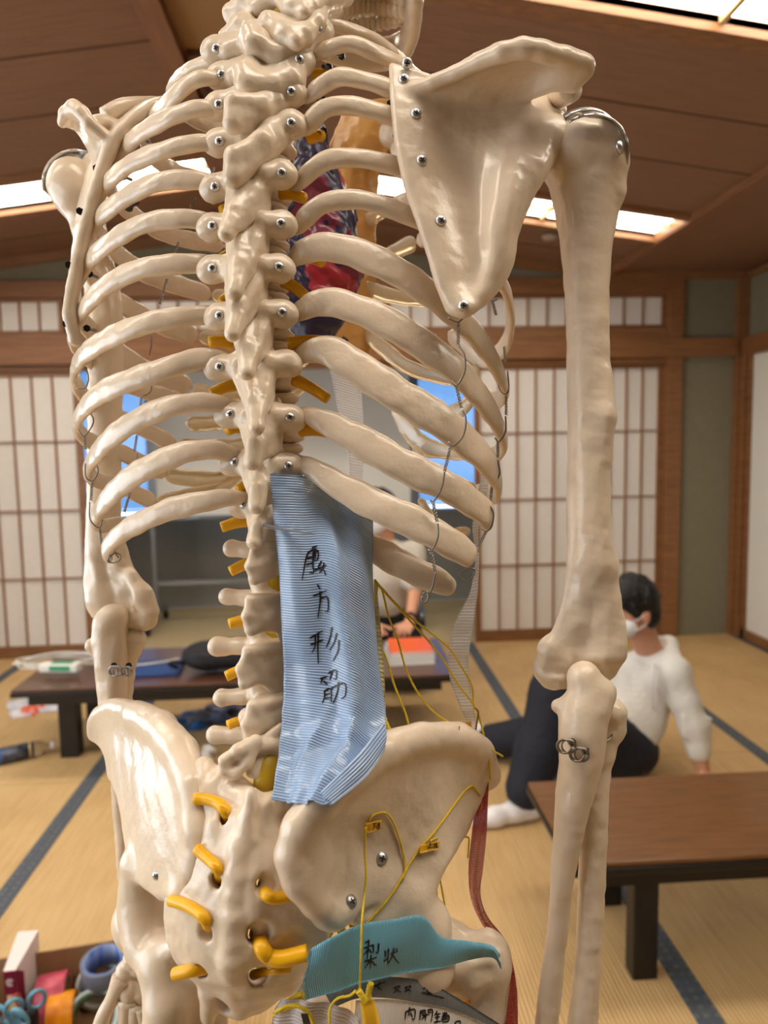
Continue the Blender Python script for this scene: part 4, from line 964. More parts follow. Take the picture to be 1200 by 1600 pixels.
# small pits along the roughened crests are handled by the material bump
# ---- sacrum -------------------------------------------------------------------------------
b=SDF()
R_=[(1222,(308,.402),(345,.396),(400,.392),(445,.388),(490,.380),.010),
    (1270,(306,.398),(345,.388),(395,.380),(440,.379),(486,.376),.011),
    (1330,(298,.395),(340,.381),(390,.372),(436,.374),(486,.374),.011),
    (1390,(286,.392),(330,.378),(385,.368),(430,.371),(492,.373),.011),
    (1440,(280,.392),(322,.377),(380,.367),(425,.371),(494,.377),.010),
    (1490,(292,.393),(318,.380),(375,.369),(415,.374),(470,.382),.009),
    (1535,(330,.394),(345,.384),(370,.376),(402,.380),(440,.388),.007),
    (1572,(350,.398),(358,.392),(368,.388),(384,.390),(404,.394),.005)]
g=[[Pt(x,y,d,t*(.8 if j in (0,4) else 1)) for j,(x,d) in enumerate((a,c,e,f_,h))] for (y,a,c,e,f_,h,t) in R_]
for j,yy in enumerate((1222,1226,1250,1252,1244)): g[0][j]=Pt((308,345,396,440,488)[j],yy,(.402,.396,.392,.388,.380)[j],(.008,.010,.007,.007,.008)[j])
b.sheet(g,.004,14,9)
for x,y,r in ((392,1252,.005),(388,1280,.0055),(384,1300,.005),(372,1332,.006),(370,1362,.005),(366,1398,.006),(364,1420,.005),(362,1452,.0062),(362,1480,.0055),(362,1500,.007)):
    b.ell(P(x,y,.366),(r*.75,r*.9,r*1.5),k=.004)
for x,y in ((436,1252),(432,1300),(424,1345),(414,1420),(408,1490),(335,1300),(338,1340),(318,1392),(322,1420),(312,1465),(330,1500)):
    b.ell(P(x,y,.371 if x>390 else .377),(.0045,.004,.008),k=.004)
b.chain([(P(318,1222,.394),.0075),(P(318,1196,.398),.0052)],.004); b.chain([(P(335,1240,.390),.008),(P(350,1205,.392),.0045)],.004)
b.chain([(P(390,1250,.378),.0055),(P(362,1232,.384),.0045)],.004)
b.chain([(P(300,1250,.402),.007),(P(322,1300,.392),.0075),(P(318,1330,.392),.006)],.004)
b.ell(P(470,1450,.380),(.012,.010,.016),k=.006); b.ell(P(300,1440,.392),(.009,.010,.018),k=.005); b.ell(P(440,1528,.390),(.0115,.009,.008),k=.005)
b.chain([(P(335,1512,.385),.006),(P(328,1550,.388),.0058),(P(325,1590,.393),.0042)],.003); b.chain([(P(378,1500,.378),.006),(P(378,1545,.384),.0055),(P(376,1578,.390),.0045)],.003)
b.ell(P(352,1556,.385),(.0042,.006,.010),k=.003,cut=True)
b.ball(P(416,1216,.388),.0085,.003,cut=True)
FOR=[(449,1283,.0052,.377),(416,1382,.0058,.372),(404,1458,.0060,.371),(402,1520,.0055,.378),(357,1281,.004,.388),(345,1372,.0045,.380),(326,1452,.0050,.380),(318,1512,.004,.385)]
for x,y,r,d in FOR: b.cone(P(x,y,d-.012),P(x,y,d+.006),r,r*.9,.0015,cut=True)
for ch in ([(392,1245,.379,.0034),(390,1275,.370,.0042),(388,1310,.366,.0036),(376,1330,.365,.0040),(371,1365,.362,.0042),(368,1395,.362,.0036),(366,1430,.361,.0040),(364,1470,.362,.0036),(362,1500,.363,.0050),(366,1525,.368,.0040)],
           [(430,1250,.377,.0030),(434,1290,.371,.0030),(424,1340,.367,.0034),(414,1400,.364,.0030),(406,1440,.365,.0030),(404,1500,.369,.0030)],
           [(350,1215,.394,.0040),(342,1262,.386,.0036),(345,1310,.380,.0034),(332,1350,.376,.0036),(326,1400,.373,.0030),(324,1440,.373,.0036),(330,1490,.376,.0030)],
           [(455,1262,.376,.0036),(450,1330,.371,.0040),(440,1360,.369,.0036),(450,1420,.369,.0045),(440,1470,.374,.0045)],[(300,1400,.386,.004),(296,1440,.386,.0045),(306,1480,.386,.004)]):
    b.chain([(P(x,y,dd),r) for x,y,dd,r in ch],.0045)
sac=bobj('sacrum',b,.0011,rough=.00035,seed=20,smooth=1)
bpy.context.view_layer.update()
from mathutils.bvhtree import BVHTree
def _bv(o): return BVHTree.FromPolygons([o.matrix_world@v.co for v in o.data.vertices],[tuple(p.vertices) for p in o.data.polygons])
bv_s,bv_l,bv_r=_bv(sac),_bv(hipL),_bv(hipR)
SN=[[(357,1281,.384),(352,1266,.380),(338,1254,.380),(320,1249,.384),(304,1248,.392)],[(345,1374,.379),(341,1358,.373),(330,1346,.374),(318,1336,.380),(308,1326,.39)],
    [(328,1450,.376),(322,1437,.370),(308,1424,.370),(290,1414,.374),(267,1407,.382)],[(322,1511,.376),(300,1516,.372),(273,1522,.374)],
    [(444,1284,.377),(447,1297,.368),(458,1302,.365),(474,1300,.368)],[(413,1381,.374),(416,1398,.363),(428,1403,.361),(446,1401,.360),(470,1391,.362)],
    [(403,1458,.374),(409,1480,.361),(420,1494,.358),(440,1498,.357),(480,1489,.357)],[(396,1523,.380),(412,1518,.371),(432,1515,.369),(453,1513,.369)]]
for i,n_ in enumerate(SN):
    r_=[.0030,.0028,.0030,.0033,.0030,.0030,.0040,.0022][i]; 
    q_=[]
    for j,(x_,y_,d_) in enumerate(n_):
        rr_=ray(x_,y_); nn_=np.linalg.norm(rr_); ds=[(bvs.ray_cast(Vector(CAMO),Vector(rr_/nn_))[3] or 9)/nn_ for bvs in ((bv_s,bv_l) if (i<4 or j==len(n_)-9) else (bv_s,))]; dm=min(ds)
        q_.append(P(x_,y_,(min(dm,d_+.004)-.0012) if j not in (0,) else max(d_,dm+.002)) if dm<2 else P(x_,y_,d_))
    tube('nerve_root',q_,[r_*(1.15 if j==0 else 1) for j in range(len(n_))],nerve_m,root,12,26)
# ---- thigh bones, shins and the stand (mostly below the frame) --------------------------------
for side,(hx,hy,hd),(tx,ty,td) in ((1,(694,1492,.434),(765,1494,.430)),(-1,(228,1440,.455),(262,1470,.505))):
    b=SDF(); Hh=P(hx,hy,hd); T=P(tx,ty,td)
    kn=np.array([T[0]-side*(.055 if side>0 else .0),T[1]+.02,.44])
    b.ball(Hh,.0205,.005)
    if side>0:
        b.cone(Hh,P(735,1515,.422),.0145,.0135,.006); b.ell(P(764,1500,.428),(.0135,.016,.017),k=.006); b.ell(P(748,1545,.430),(.018,.016,.022),k=.006)
        s0=P(742,1580,.432)
    else: b.cone(Hh,T,.014,.014,.006); b.ell(T,(.014,.015,.018),k=.006); s0=T+np.array([0,0,-.03])
    b.chain([(s0,.0185),(s0*.9+kn*.1,.0145),(s0*.5+kn*.5,.0130),(s0*.15+kn*.85,.016),(kn,.022)],.006)
    b.ell(kn+np.array([.018,0,-.012]),(.017,.025,.018),k=.006); b.ell(kn-np.array([.018,0,.012]),(.017,.025,.018),k=.006)
    bobj('femur',b,.0024,rough=.0004,seed=24+side)
    an=kn+np.array([side*-.005,0,-.37]); b=SDF()
    b.ell(kn+np.array([0,0,-.042]),(.034,.024,.010),k=.008); b.chain([(kn+np.array([0,0,-.05]),.02),(kn*.7+an*.3,.0125),(an,.012),(an+np.array([0,0,-.01]),.017)],.006)
    b.chain([(kn+np.array([side*.03,.01,-.06]),.009),((kn+an)/2+np.array([side*.03,.01,0]),.0055),(an+np.array([side*.026,.01,-.02]),.010)],.004)
    bobj('shin_bones',b,.0028,rough=.0004,seed=28+side)
    b=SDF(); f0=an+np.array([0,0,-.03]); b.ell(f0+np.array([0,-.03,-.012]),(.022,.034,.018),k=.01); b.ell(f0+np.array([0,.03,-.004]),(.028,.035,.016),k=.01)
    for i in range(5): b.chain([(f0+np.array([(i-2)*.012,.055,-.008]),.007),(f0+np.array([(i-2)*.016,.12,-.02]),.0055),(f0+np.array([(i-2)*.017,.165,-.026]),.005)],.002)
    bobj('foot_bones',b,.0028,rough=.0004,seed=30+side)
sx,sy=P(405,1520,.41)[:2]
st=MB().lathe([(.0095,.07),(.0095,.86)],16,o=(sx,sy,0)).obj('stand_pole',galv,root,True); st['label']='steel stand pole'
sb=MB()
for i in range(5):
    a=i*2*math.pi/5+.3; e=np.array([sx+.27*math.cos(a),sy+.27*math.sin(a),.05]); sb.tube([np.array([sx,sy,.085]),e],.012,10); sb.tube([e,e+np.array([0,0,-.03])],.008,8)
    sb.lathe([(0,-.011),(.025,-.011),(.025,.011),(0,.011)],18,o=(e[0],e[1],.025),R=rot('X',math.pi/2))
sb.obj('stand_base',darksteel,root,True)
# ---- skull : jaw and teeth show at the top edge ---------------------------------------------------
b=SDF()
jaw=[(474,-10,.50),(484,40,.515),(500,52,.54),(530,62,.565),(565,70,.585),(600,70,.59),(628,60,.575),(642,30,.545),(648,-20,.505)]
lo_=[(470,15,.50),(482,62,.515),(500,80,.54),(530,92,.565),(565,100,.585),(600,100,.59),(630,88,.575),(645,52,.545),(650,0,.50)]
b.sheet([[Pt(x,y-2,d,.0045) for x,y,d in jaw],[Pt(x,(y+y2)/2,d,.0058) for (x,y,d),(_,y2,_2) in zip(jaw,lo_)],[Pt(x,y,d,.0052) for x,y,d in lo_]],.003,5,24)
for q in ((474,-10,.50),(648,-20,.505)): b.sheet([[Pt(q[0]-4,q[1]-90,q[2]-.01,.004),Pt(q[0]+1,q[1]-90,q[2]+.02,.003)],[Pt(q[0]-3,q[1],q[2]-.006,.005),Pt(q[0]+1,q[1]+20,q[2]+.02,.004)]],.003,6,4)
bobj('mandible',b,.0016,rough=.0004,seed=33)
tooth_m=mat('tooth_plastic',srgb(232,216,190),.25,sss=.1)
def teeth(arc,hgt,sgn,par):
    q=catmull(arc,15)
    for i in range(14):
        c=np.array(P(*((q[i]+q[i+1])/2))); wv=np.array(P(*q[i+1]))-np.array(P(*q[i])); w_=np.linalg.norm(wv); wv/=w_
        s_=SDF(); rt=.0042 if 4<=i<=9 else .0056
        v=[];a_=np.cross(wv,np.array([0,0,1.])); a_/=np.linalg.norm(a_)
        prof=[(0,.75,.8),(hgt*.4,1,1),(hgt*.8,1,.85),(hgt,.8,.45)]
        vs=[];fs=[]
        for (z,sw,sd) in prof:
            for k in range(10):
                an=2*math.pi*k/10; vs.append(c+wv*(math.copysign(abs(math.cos(an))**.6,math.cos(an))*w_*.47*sw)+a_*(math.sin(an)*rt*.8*sd)+np.array([0,0,sgn*z]))
        for j in range(3):
            for k in range(10): fs.append((j*10+k,j*10+(k+1)%10,(j+1)*10+(k+1)%10,(j+1)*10+k))
        fs.append(tuple(range(30,40))); fs.append(tuple(range(10))[::-1])
        pmesh('tooth',vs,fs,tooth_m,par,True)
skull=SDF()
cc=P(556,-230,.49)
skull.ell(cc+np.array([0,.0,.05]),(.070,.090,.068),k=.01); skull.ell(cc+np.array([0,.065,-.005]),(.052,.035,.045),k=.01)
skull.sheet([[Pt(500,-60,.525,.004),Pt(540,-50,.57,.004),Pt(575,-45,.585,.004),Pt(610,-50,.57,.004),Pt(636,-60,.53,.004)],[Pt(505,5,.53,.0038),Pt(540,2,.565,.0045),Pt(575,-2,.58,.005),Pt(608,0,.565,.0045),Pt(632,5,.535,.0038)]],.004,6,12)
sk=bobj('skull',skull,.003,rough=.0008,seed=35)
teeth([(505,6,.53),(540,4,.563),(575,0,.578),(608,2,.563),(634,6,.533)],.012,-1,sk)
mand=[o for o in root.children if o.name=='mandible'][0]
teeth([(500,46,.535),(535,50,.566),(572,50,.58),(608,44,.572),(636,36,.54)],.010,1,mand)
# ---- wire ties between the ribs ------------------------------------------------------------------------
def twist(a,b_,n=None):
    a,b_=np.array(a),np.array(b_); L_=np.linalg.norm(b_-a); n=n or max(3,int(L_/.0016)); u=(b_-a)/L_
    s1=np.cross(u,CF); s1/=np.linalg.norm(s1); s2=np.cross(u,s1); m_=n*4
    for ph in (0,math.pi):
        pts=[a+(b_-a)*i/m_+.00065*(math.cos(i*math.pi/4+ph)*s1+math.sin(i*math.pi/4+ph)*s2) for i in range(m_+1)]
        tube('wire_tie',pts,.00042,wire_m,root,5)
def loop(pts,d): tube('wire_tie',[P(x,y,dd) for (x,y),dd in zip(pts,(d if isinstance(d,(list,tuple)) else [d]*len(pts)))],.00048,wire_m,root,6,max(10,len(pts)*5))
# right outer-back column
twist(P(716,503,.398),P(716,538,.398)); loop([(700,497),(716,503),(728,492)],.396); loop([(716,538),(725,553),(727,575),(722,590),(713,602),(705,595)],.394)
twist(P(713,602,.398),P(721,637,.398)); loop([(722,640),(728,655),(724,680),(708,697),(700,690)],.391); twist(P(704,697,.395),P(695,736,.394)); loop([(695,736),(690,762),(677,784),(672,780)],.390)
twist(P(677,786,.392),P(683,815,.391)); loop([(684,817),(684,840),(674,861),(669,858)],.388); twist(P(674,863,.392),P(680,893,.392)); loop([(680,895),(674,922),(665,930)],.394); loop([(660,928),(668,925),(668,938),(661,942),(659,932)],.392)
# right side column
twist(P(770,472,.45),P(775,492,.45)); loop([(766,458),(768,470),(777,468)],.45); twist(P(788,542,.485),P(790,566,.475)); loop([(777,585),(780,607),(790,616),(795,606),(793,580)],.458); twist(P(791,618,.455),P(791,648,.452)); loop([(790,650),(790,674),(780,690),(773,684)],.445)
twist(P(778,690,.448),P(778,715,.446)); loop([(777,717),(781,740),(770,757),(765,750)],.435); twist(P(769,757,.438),P(766,787,.436)); loop([(765,790),(771,803),(768,823),(760,830),(752,826)],.420); twist(P(760,830,.422),P(748,853,.418))
loop([(743,890),(735,888),(722,893),(718,900),(724,907),(735,905),(741,895),(738,889),(728,890)],.408)
# left columns
loop([(131,568),(138,588),(134,605),(120,607)],.468); loop([(123,640),(140,645),(146,660),(132,681),(122,672)],.462); twist(P(132,682,.462),P(133,702,.460)); loop([(133,724),(134,745),(145,751),(153,738),(152,728)],.458)
twist(P(144,752,.462),P(142,782,.460)); loop([(140,784),(141,812),(155,825),(160,812)],.452); twist(P(156,827,.455),P(159,850,.448)); loop([(160,850),(164,866),(172,878)],.444)
loop([(170,872),(180,864),(188,868),(186,876),(175,879),(168,876),(176,862),(186,872)],.440)
twist(P(280,378,.50),P(268,405,.50)); twist(P(261,436,.50),P(250,475,.50)); loop([(234,520),(237,535),(233,555)],.50); loop([(237,594),(235,612),(222,620)],.50); twist(P(221,620,.51),P(219,640,.51)); twist(P(214,680,.51),P(210,705,.51)); loop([(215,708),(211,728),(199,733)],.51); twist(P(203,770,.50),P(194,800,.50)); twist(P(335,262,.47),P(325,284,.47)); twist(P(305,310,.47),P(292,340,.48))
# ================================================================== TAPES, CORDS, TAGS ON THE SKELETON
from mathutils.bvhtree import BVHTree
def bvh_of(o):
    me=o.data; mw=o.matrix_world
    return BVHTree.FromPolygons([mw@v.co for v in me.vertices],[tuple(p.vertices) for p in me.polygons])
def cast(bv,px,py,dflt,off=.0):
    r=ray(px,py); n=np.linalg.norm(r); loc,nr,i,dist=bv.ray_cast(Vector(CAMO),Vector(r/n))
    d=dflt if loc is None else dist/n
    return P(px,py,d-off)
def ribbed(name,col,alpha=.9,rough=.3,lines=900,amp=.35,col2=None,coat=.3,along=1,trans=0):
    m=mat(name,col,rough,coat=coat,alpha=alpha,trans=trans); nt=m.node_tree; L=nt.links.new; b=nt.nodes['Principled BSDF']
    uv=N(nt,'ShaderNodeUVMap'); sp=N(nt,'ShaderNodeSeparateXYZ'); L(uv.outputs[0],sp.inputs[0])
    mu=N(nt,'ShaderNodeMath',_operation='MULTIPLY'); mu.inputs[1].default_value=2*math.pi*lines; L(sp.outputs[along],mu.inputs[0])
    si=N(nt,'ShaderNodeMath',_operation='SINE'); L(mu.outputs[0],si.inputs[0])
    mr=N(nt,'ShaderNodeMapRange'); mr.inputs[1].default_value=-.6; mr.inputs[2].default_value=.6; L(si.outputs[0],mr.inputs[0])
    mx=N(nt,'ShaderNodeMix',_data_type='RGBA'); mx.inputs['A'].default_value=col; mx.inputs['B'].default_value=col2 or tuple(c*(1-amp) for c in col[:3])+(1,)
    L(mr.outputs[0],mx.inputs['Factor']); L(mx.outputs['Result'],b.inputs['Base Color'])
    bp=N(nt,'ShaderNodeBump',Strength=.5,Distance=.0004); L(si.outputs[0],bp.inputs['Height']); L(bp.outputs[0],b.inputs['Normal'])
    if alpha<1:
        ma=N(nt,'ShaderNodeMapRange'); ma.inputs[3].default_value=max(0,alpha-.12); ma.inputs[4].default_value=min(1,alpha+.08); L(mr.outputs[0],ma.inputs[0]); L(ma.outputs[0],b.inputs['Alpha'])
    return m
def slab(name,grid,m,nu=40,nv=20,th=.00022,wr=None,parent=None,jag=0):
    g=np.array([[P(*q) for q in row] for row in grid])
    g=np.stack([catmull(g[:,j],nu) for j in range(g.shape[1])],1); g=np.stack([catmull(g[i],nv) for i in range(nu)],0)
    du=np.gradient(g,axis=0); dv=np.gradient(g,axis=1); nn=np.cross(du,dv); nn/=np.linalg.norm(nn,axis=2)[...,None]+1e-12
    sgn=np.sign(np.sum(nn*(CAMO-g),axis=2))[...,None]; nn*=sgn
    if wr is not None:
        U,V=np.meshgrid(np.linspace(0,1,nu),np.linspace(0,1,nv),indexing='ij'); g=g+nn*wr(U,V)[...,None]
    if jag:
        r_=np.random.default_rng(3); g[0]+=(g[0]-g[1])*r_.uniform(-jag,jag,nv)[:,None]; g[-1]+=(g[-1]-g[-2])*r_.uniform(-jag,jag,nv)[:,None]
    su=np.concatenate([np.zeros((1,nv)),np.cumsum(np.linalg.norm(np.diff(g,axis=0),axis=2),0)],0).mean(1); sv=np.concatenate([np.zeros((nu,1)),np.cumsum(np.linalg.norm(np.diff(g,axis=1),axis=2),1)],1).mean(0)
    vs=list(g.reshape(-1,3))+list((g-nn*th).reshape(-1,3)); K=nu*nv; fs=[]; uvs=[]
    def uvi(k): k=k%K; return (sv[k%nv],su[k//nv])
    for i in range(nu-1):
        for j in range(nv-1):
            a=i*nv+j; fs.append((a,a+1,a+nv+1,a+nv)); fs.append((a+K+nv,a+K+nv+1,a+K+1,a+K))
    for i in range(nu-1):
        for j in (0,nv-1): a=i*nv+j; fs.append((a,a+nv,a+nv+K,a+K))
    for j in range(nv-1):
        for i in (0,nu-1): a=i*nv+j; fs.append((a,a+1,a+1+K,a+K))
    me=mesh(vs,fs); ul=me.uv_layers.new(name='UVMap')
    for p in me.polygons:
        for li in p.loop_indices: ul.data[li].uv=uvi(me.loops[li].vertex_index)
    o=link(name,me,parent,m,True); bpy.context.view_layer.update(); return o
ink=mat('black_marker_ink',srgb(24,22,26),.35)
def write(target,strokes,tf,w=1.3,parent=None,name='handwriting',off=.0004,m=ink):
    """brush strokes laid on the surface of a tape; tf maps local stroke coordinates to the surface"""
    bv=bvh_of(target); vs=[];fs=[]
    for st in strokes:
        pts=np.array([tf(*q) for q in st],float)
        n=max(6,int(len(pts)*6)); q=catmull(np.column_stack([pts,np.zeros(len(pts))]),n)[:,:2] if len(pts)>2 else np.linspace(pts[0],pts[-1],n)
        t=np.gradient(q,axis=0); t/=np.linalg.norm(t,axis=1)[:,None]+1e-9; s=np.column_stack([-t[:,1],t[:,0]])
        base=len(vs)
        for i in range(n):
            ww=w*(1.15-.55*(i/(n-1))) if i else w*.8
            for sg in (-1,1):
                x,y=q[i]+s[i]*sg*ww*.5+s[i]*0; p=cast(bv,x,y,.38,off); vs.append(p)
        K=n*2
        for i in range(n): 
            for sg in (0,1): vs.append(vs[base+i*2+sg]+CF*.0002)
        for i in range(n-1):
            a=base+2*i; fs.append((a,a+1,a+3,a+2)); fs.append((a+K,a+2+K,a+3+K,a+1+K)); fs.append((a,a+2,a+2+K,a+K)); fs.append((a+1,a+1+K,a+3+K,a+3))
    o=pmesh(name,vs,fs,m,parent or target); return o
bpy.context.view_layer.update()
# ---- long blue translucent tape over the loins ----------------------------------------------
blue=ribbed('blue_film_tape',srgb(146,180,224),alpha=.84,rough=.22,lines=700,amp=.2,col2=srgb(172,198,232),coat=.6)
def row(y,x0,x1,ds,dy=(0,0,0,0,0)): return [(x0+(x1-x0)*j/4,y+dy[j],ds[j]) for j in range(5)]
G_=[[(421,739,.396),(455,741,.398),(490,748,.412),(532,768,.410),(572,794,.410)],
    row(812,428,583,(.398,.397,.402,.408,.412)),row(882,436,584,(.398,.393,.391,.395,.404)),row(962,440,588,(.397,.391,.390,.394,.402)),
    row(1050,445,595,(.397,.391,.388,.390,.398)),row(1112,443,603,(.390,.385,.383,.384,.392)),row(1168,438,600,(.380,.376,.374,.372,.374)),
    [(431,1220,.368),(465,1218,.364),(498,1212,.359),(530,1208,.356),(562,1200,.358)],
    [(426,1250,.364),(450,1254,.359),(472,1256,.353),(494,1256,.347),(512,1252,.344)]]
def wr(U,V):
    a=.0017*np.sin(V*9+U*3.0)*np.exp(-((U-.45)/.5)**2)+.0011*np.sin(V*17-U*6+1)*(U>.05)
    a+=.0026*np.exp(-((V-.55-.25*(U-.2))/.07)**2)*(1-np.exp(-U*8))          # long fold
    a+=.0022*np.exp(-((V-.30-.9*(.85-U))/.05)**2)*np.exp(-((U-.82)/.14)**2)+.0022*np.exp(-((V-.8+1.2*(.85-U))/.05)**2)*np.exp(-((U-.8)/.12)**2)
    a+=.0006*np.sin(U*70+V*8)*np.exp(-((U-.8)/.15)**2)
    return a
bt=slab('tape_strip',G_,blue,110,50,wr=wr,jag=.35)
tag(bt,'long blue translucent tape with black handwriting over the lower spine','tape')
fl_=slab('tape_end',[[(600,1128,.378),(604,1150,.374),(601,1172,.371)],[(560,1178,.359),(566,1198,.357),(572,1214,.357)],[(500,1238,.344),(509,1249,.342),(517,1259,.342)]],ribbed('blue_film_tape_fold',srgb(132,168,218),alpha=.9,rough=.22,lines=620,amp=.2,col2=srgb(176,200,232),coat=.6,along=0),30,10,parent=bt,jag=.4)
z8=lambda x,y:(400+x/3,700+y/3)
S1=[[(246,486),(232,530),(217,616)],[(244,490),(272,478),(266,540),(270,584),(250,580)],[(240,518),(264,510)],[(236,546),(264,538)],
    [(262,468),(286,458)],[(268,486),(266,526)],[(268,486),(290,482),(288,522),(266,526)],[(278,470),(278,520)],[(306,530),(292,562),(318,574),(324,596)],[(276,570),(330,550)],[(318,536),(312,566),(296,584)],
    [(288,640),(300,664)],[(268,694),(330,668)],[(300,672),(300,725),(290,795)],[(302,706),(334,700),(337,760),(322,764)],
    [(252,892),(312,856)],[(256,922),(316,898)],[(278,878),(276,930),(262,960)],[(292,868),(290,940),(292,1010)],[(356,840),(346,890),(328,935)],[(378,868),(366,910),(344,948)],[(388,900),(384,950),(360,998)],
    [(300,1082),(334,1070)],[(312,1078),(304,1104)],[(318,1092),(334,1110)],[(338,1056),(374,1042),(374,1084),(362,1080)],[(356,1050),(346,1086)],
    [(322,1136),(320,1170),(310,1196)],[(322,1138),(350,1130),(352,1192)],[(324,1156),(348,1150)],[(322,1174),(350,1168)],[(352,1126),(400,1104),(420,1110),(418,1160),(398,1176)],[(386,1096),(382,1140),(362,1196)]]
write(bt,S1,z8,2.5)
tail=slab('loose_threads',[[(411,818,.396),(410,824,.396)],[(440,824,.394),(440,829,.394)],[(492,833,.389),(492,836,.389)]],ribbed('white_threads',srgb(225,228,235),.75,lines=2500,along=0),24,6,wr=lambda U,V:.0007*np.sin(V*20)); tail['label']='frayed white threads'
setpar(tail,bt)
# ---- teal cloth tape on the buttock ---------------------------------------------------------------
teal=ribbed('teal_cloth_tape',srgb(116,182,210),1,.45,lines=900,amp=.10,coat=.25)
tt=slab('tape_strip',[[(483,1484,.352),(479,1510,.352),(474,1536,.353),(479,1564,.356)],[(520,1462,.354),(518,1492,.354),(518,1524,.355),(522,1552,.358)],[(560,1446,.362),(560,1476,.361),(560,1506,.362),(562,1535,.365)],[(612,1437,.374),(612,1466,.373),(613,1498,.374),(615,1526,.377)],
    [(659,1431,.385),(660,1462,.384),(662,1492,.385),(664,1516,.388)],[(690,1463,.393),(692,1478,.392),(694,1494,.393),(696,1510,.395)],[(730,1470,.403),(731,1480,.402),(732,1491,.403),(733,1502,.405)],[(768,1478,.410),(770,1484,.408),(770,1491,.408),(770,1497,.410)],[(782,1492,.412),(781,1498,.410),(782,1505,.410),(784,1514,.412)]],
    teal,60,16,wr=lambda U,V:.0007*np.sin(U*16+V*4),jag=.5)
tag(tt,'short teal cloth tape with black handwriting across the right hip','tape')
z3=lambda x,y:(420+x/3,1100+y/3)
S2=[[(446,1146),(492,1128)],[(470,1106),(466,1150),(462,1196)],[(464,1152),(444,1178)],[(468,1150),(484,1166)],[(452,1120),(470,1108)],[(490,1128),(492,1166)],[(516,1122),(512,1166),(500,1162)],[(448,1208),(506,1188)],[(480,1178),(476,1242)],[(474,1204),(448,1242)],[(480,1204),(504,1226)],
    [(546,1156),(550,1186)],[(540,1208),(560,1190)],[(562,1148),(558,1222)],[(572,1172),(604,1160)],[(588,1144),(580,1182),(562,1214)],[(582,1176),(596,1200),(612,1216)],[(598,1146),(604,1156)]]
write(tt,S2,z3,2.2)
# grey tape and white tape below
grey=ribbed('grey_cloth_tape',srgb(128,130,130),1,.5,lines=900,amp=.08)
gt=slab('tape_strip',[[(520,1575,.372),(512,1560,.374),(505,1545,.376)],[(560,1560,.376),(556,1545,.376),(552,1530,.378)],[(610,1560,.382),(610,1543,.382),(610,1526,.384)],[(660,1570,.390),(664,1552,.390),(668,1535,.392)],[(700,1592,.396),(708,1574,.396),(716,1560,.398)],[(770,1640,.406),(780,1622,.406),(790,1606,.408)],[(800,1665,.41),(812,1648,.41),(824,1630,.41)]],grey,50,10)
tag(gt,'grey cloth tape with black handwriting below the teal tape','tape')
S3=[[(518,1302),(514,1340)],[(484,1326),(548,1302)],[(500,1318),(530,1342)],[(586,1332),(614,1322),(604,1340),(584,1356)],[(590,1334),(622,1352)],[(638,1330),(666,1322),(656,1338),(636,1352)],[(640,1334),(668,1346)],[(722,1334),(752,1330),(742,1344),(764,1360),(748,1364)],[(718,1352),(822,1378)]]
write(gt,S3,z3,1.5)
whitec=ribbed('white_cloth_tape',srgb(226,220,214),1,.6,lines=700,amp=.06)
wt=slab('tape_strip',[[(548,1640,.368),(552,1600,.368),(556,1563,.370)],[(600,1640,.372),(602,1600,.372),(604,1562,.374)],[(650,1640,.380),(652,1608,.380),(652,1566,.382)],[(700,1655,.388),(702,1618,.388),(704,1578,.390)],[(750,1680,.398),(756,1642,.398),(760,1600,.400)],[(790,1710,.402),(798,1670,.402),(806,1630,.404)]],whitec,50,12,wr=lambda U,V:.0008*np.sin(U*14+V*3))
tag(wt,'white cloth tape with black handwriting at the bottom edge below the grey tape','tape')
S4=[[(642,1442),(640,1478)],[(642,1444),(684,1432),(682,1478),(672,1474)],[(662,1422),(656,1462)],[(664,1448),(674,1466)],[(712,1440),(708,1482)],[(712,1440),(734,1436),(734,1450)],[(712,1450),(732,1446)],[(744,1436),(768,1436),(762,1490)],[(746,1446),(764,1446)],[(718,1460),(752,1456)],[(738,1450),(734,1484)],[(736,1462),(716,1478)],
    [(790,1440),(776,1462)],[(782,1454),(806,1452)],[(780,1470),(804,1466)],[(792,1456),(790,1494)],[(776,1492),(808,1486)],[(816,1448),(822,1456)],[(836,1446),(828,1458)],[(814,1462),(842,1460),(842,1486),(814,1488),(814,1462)],[(816,1470),(840,1468)],[(814,1479),(840,1477)],[(826,1444),(826,1460)],[(876,1490),(898,1488),(896,1510)],[(876,1490),(870,1516)]]
write(wt,S4,z3,2.0)
ob=slab('tape_strip',[[(680,1568,.400),(684,1580,.400)],[(734,1562,.412),(736,1576,.412)]],mat('orange_tape',srgb(214,130,36),.4),10,4); tag(ob,'small orange tape piece showing beside the grey tape on the thigh bone','tape')
lb=slab('tape_strip',[[(425,1600,.372),(428,1580,.372),(440,1560,.372)],[(470,1606,.366),(474,1582,.366),(480,1564,.367)],[(520,1612,.366),(526,1590,.366),(532,1572,.367)],[(556,1640,.366),(560,1610,.366),(562,1592,.367)]],ribbed('pale_film_tape',srgb(216,206,204),.9,.4,lines=600,amp=.14,along=0),30,14,wr=lambda U,V:.0012*np.sin(U*20)); tag(lb,'pale crinkled film tape at the bottom below the sacrum','tape')
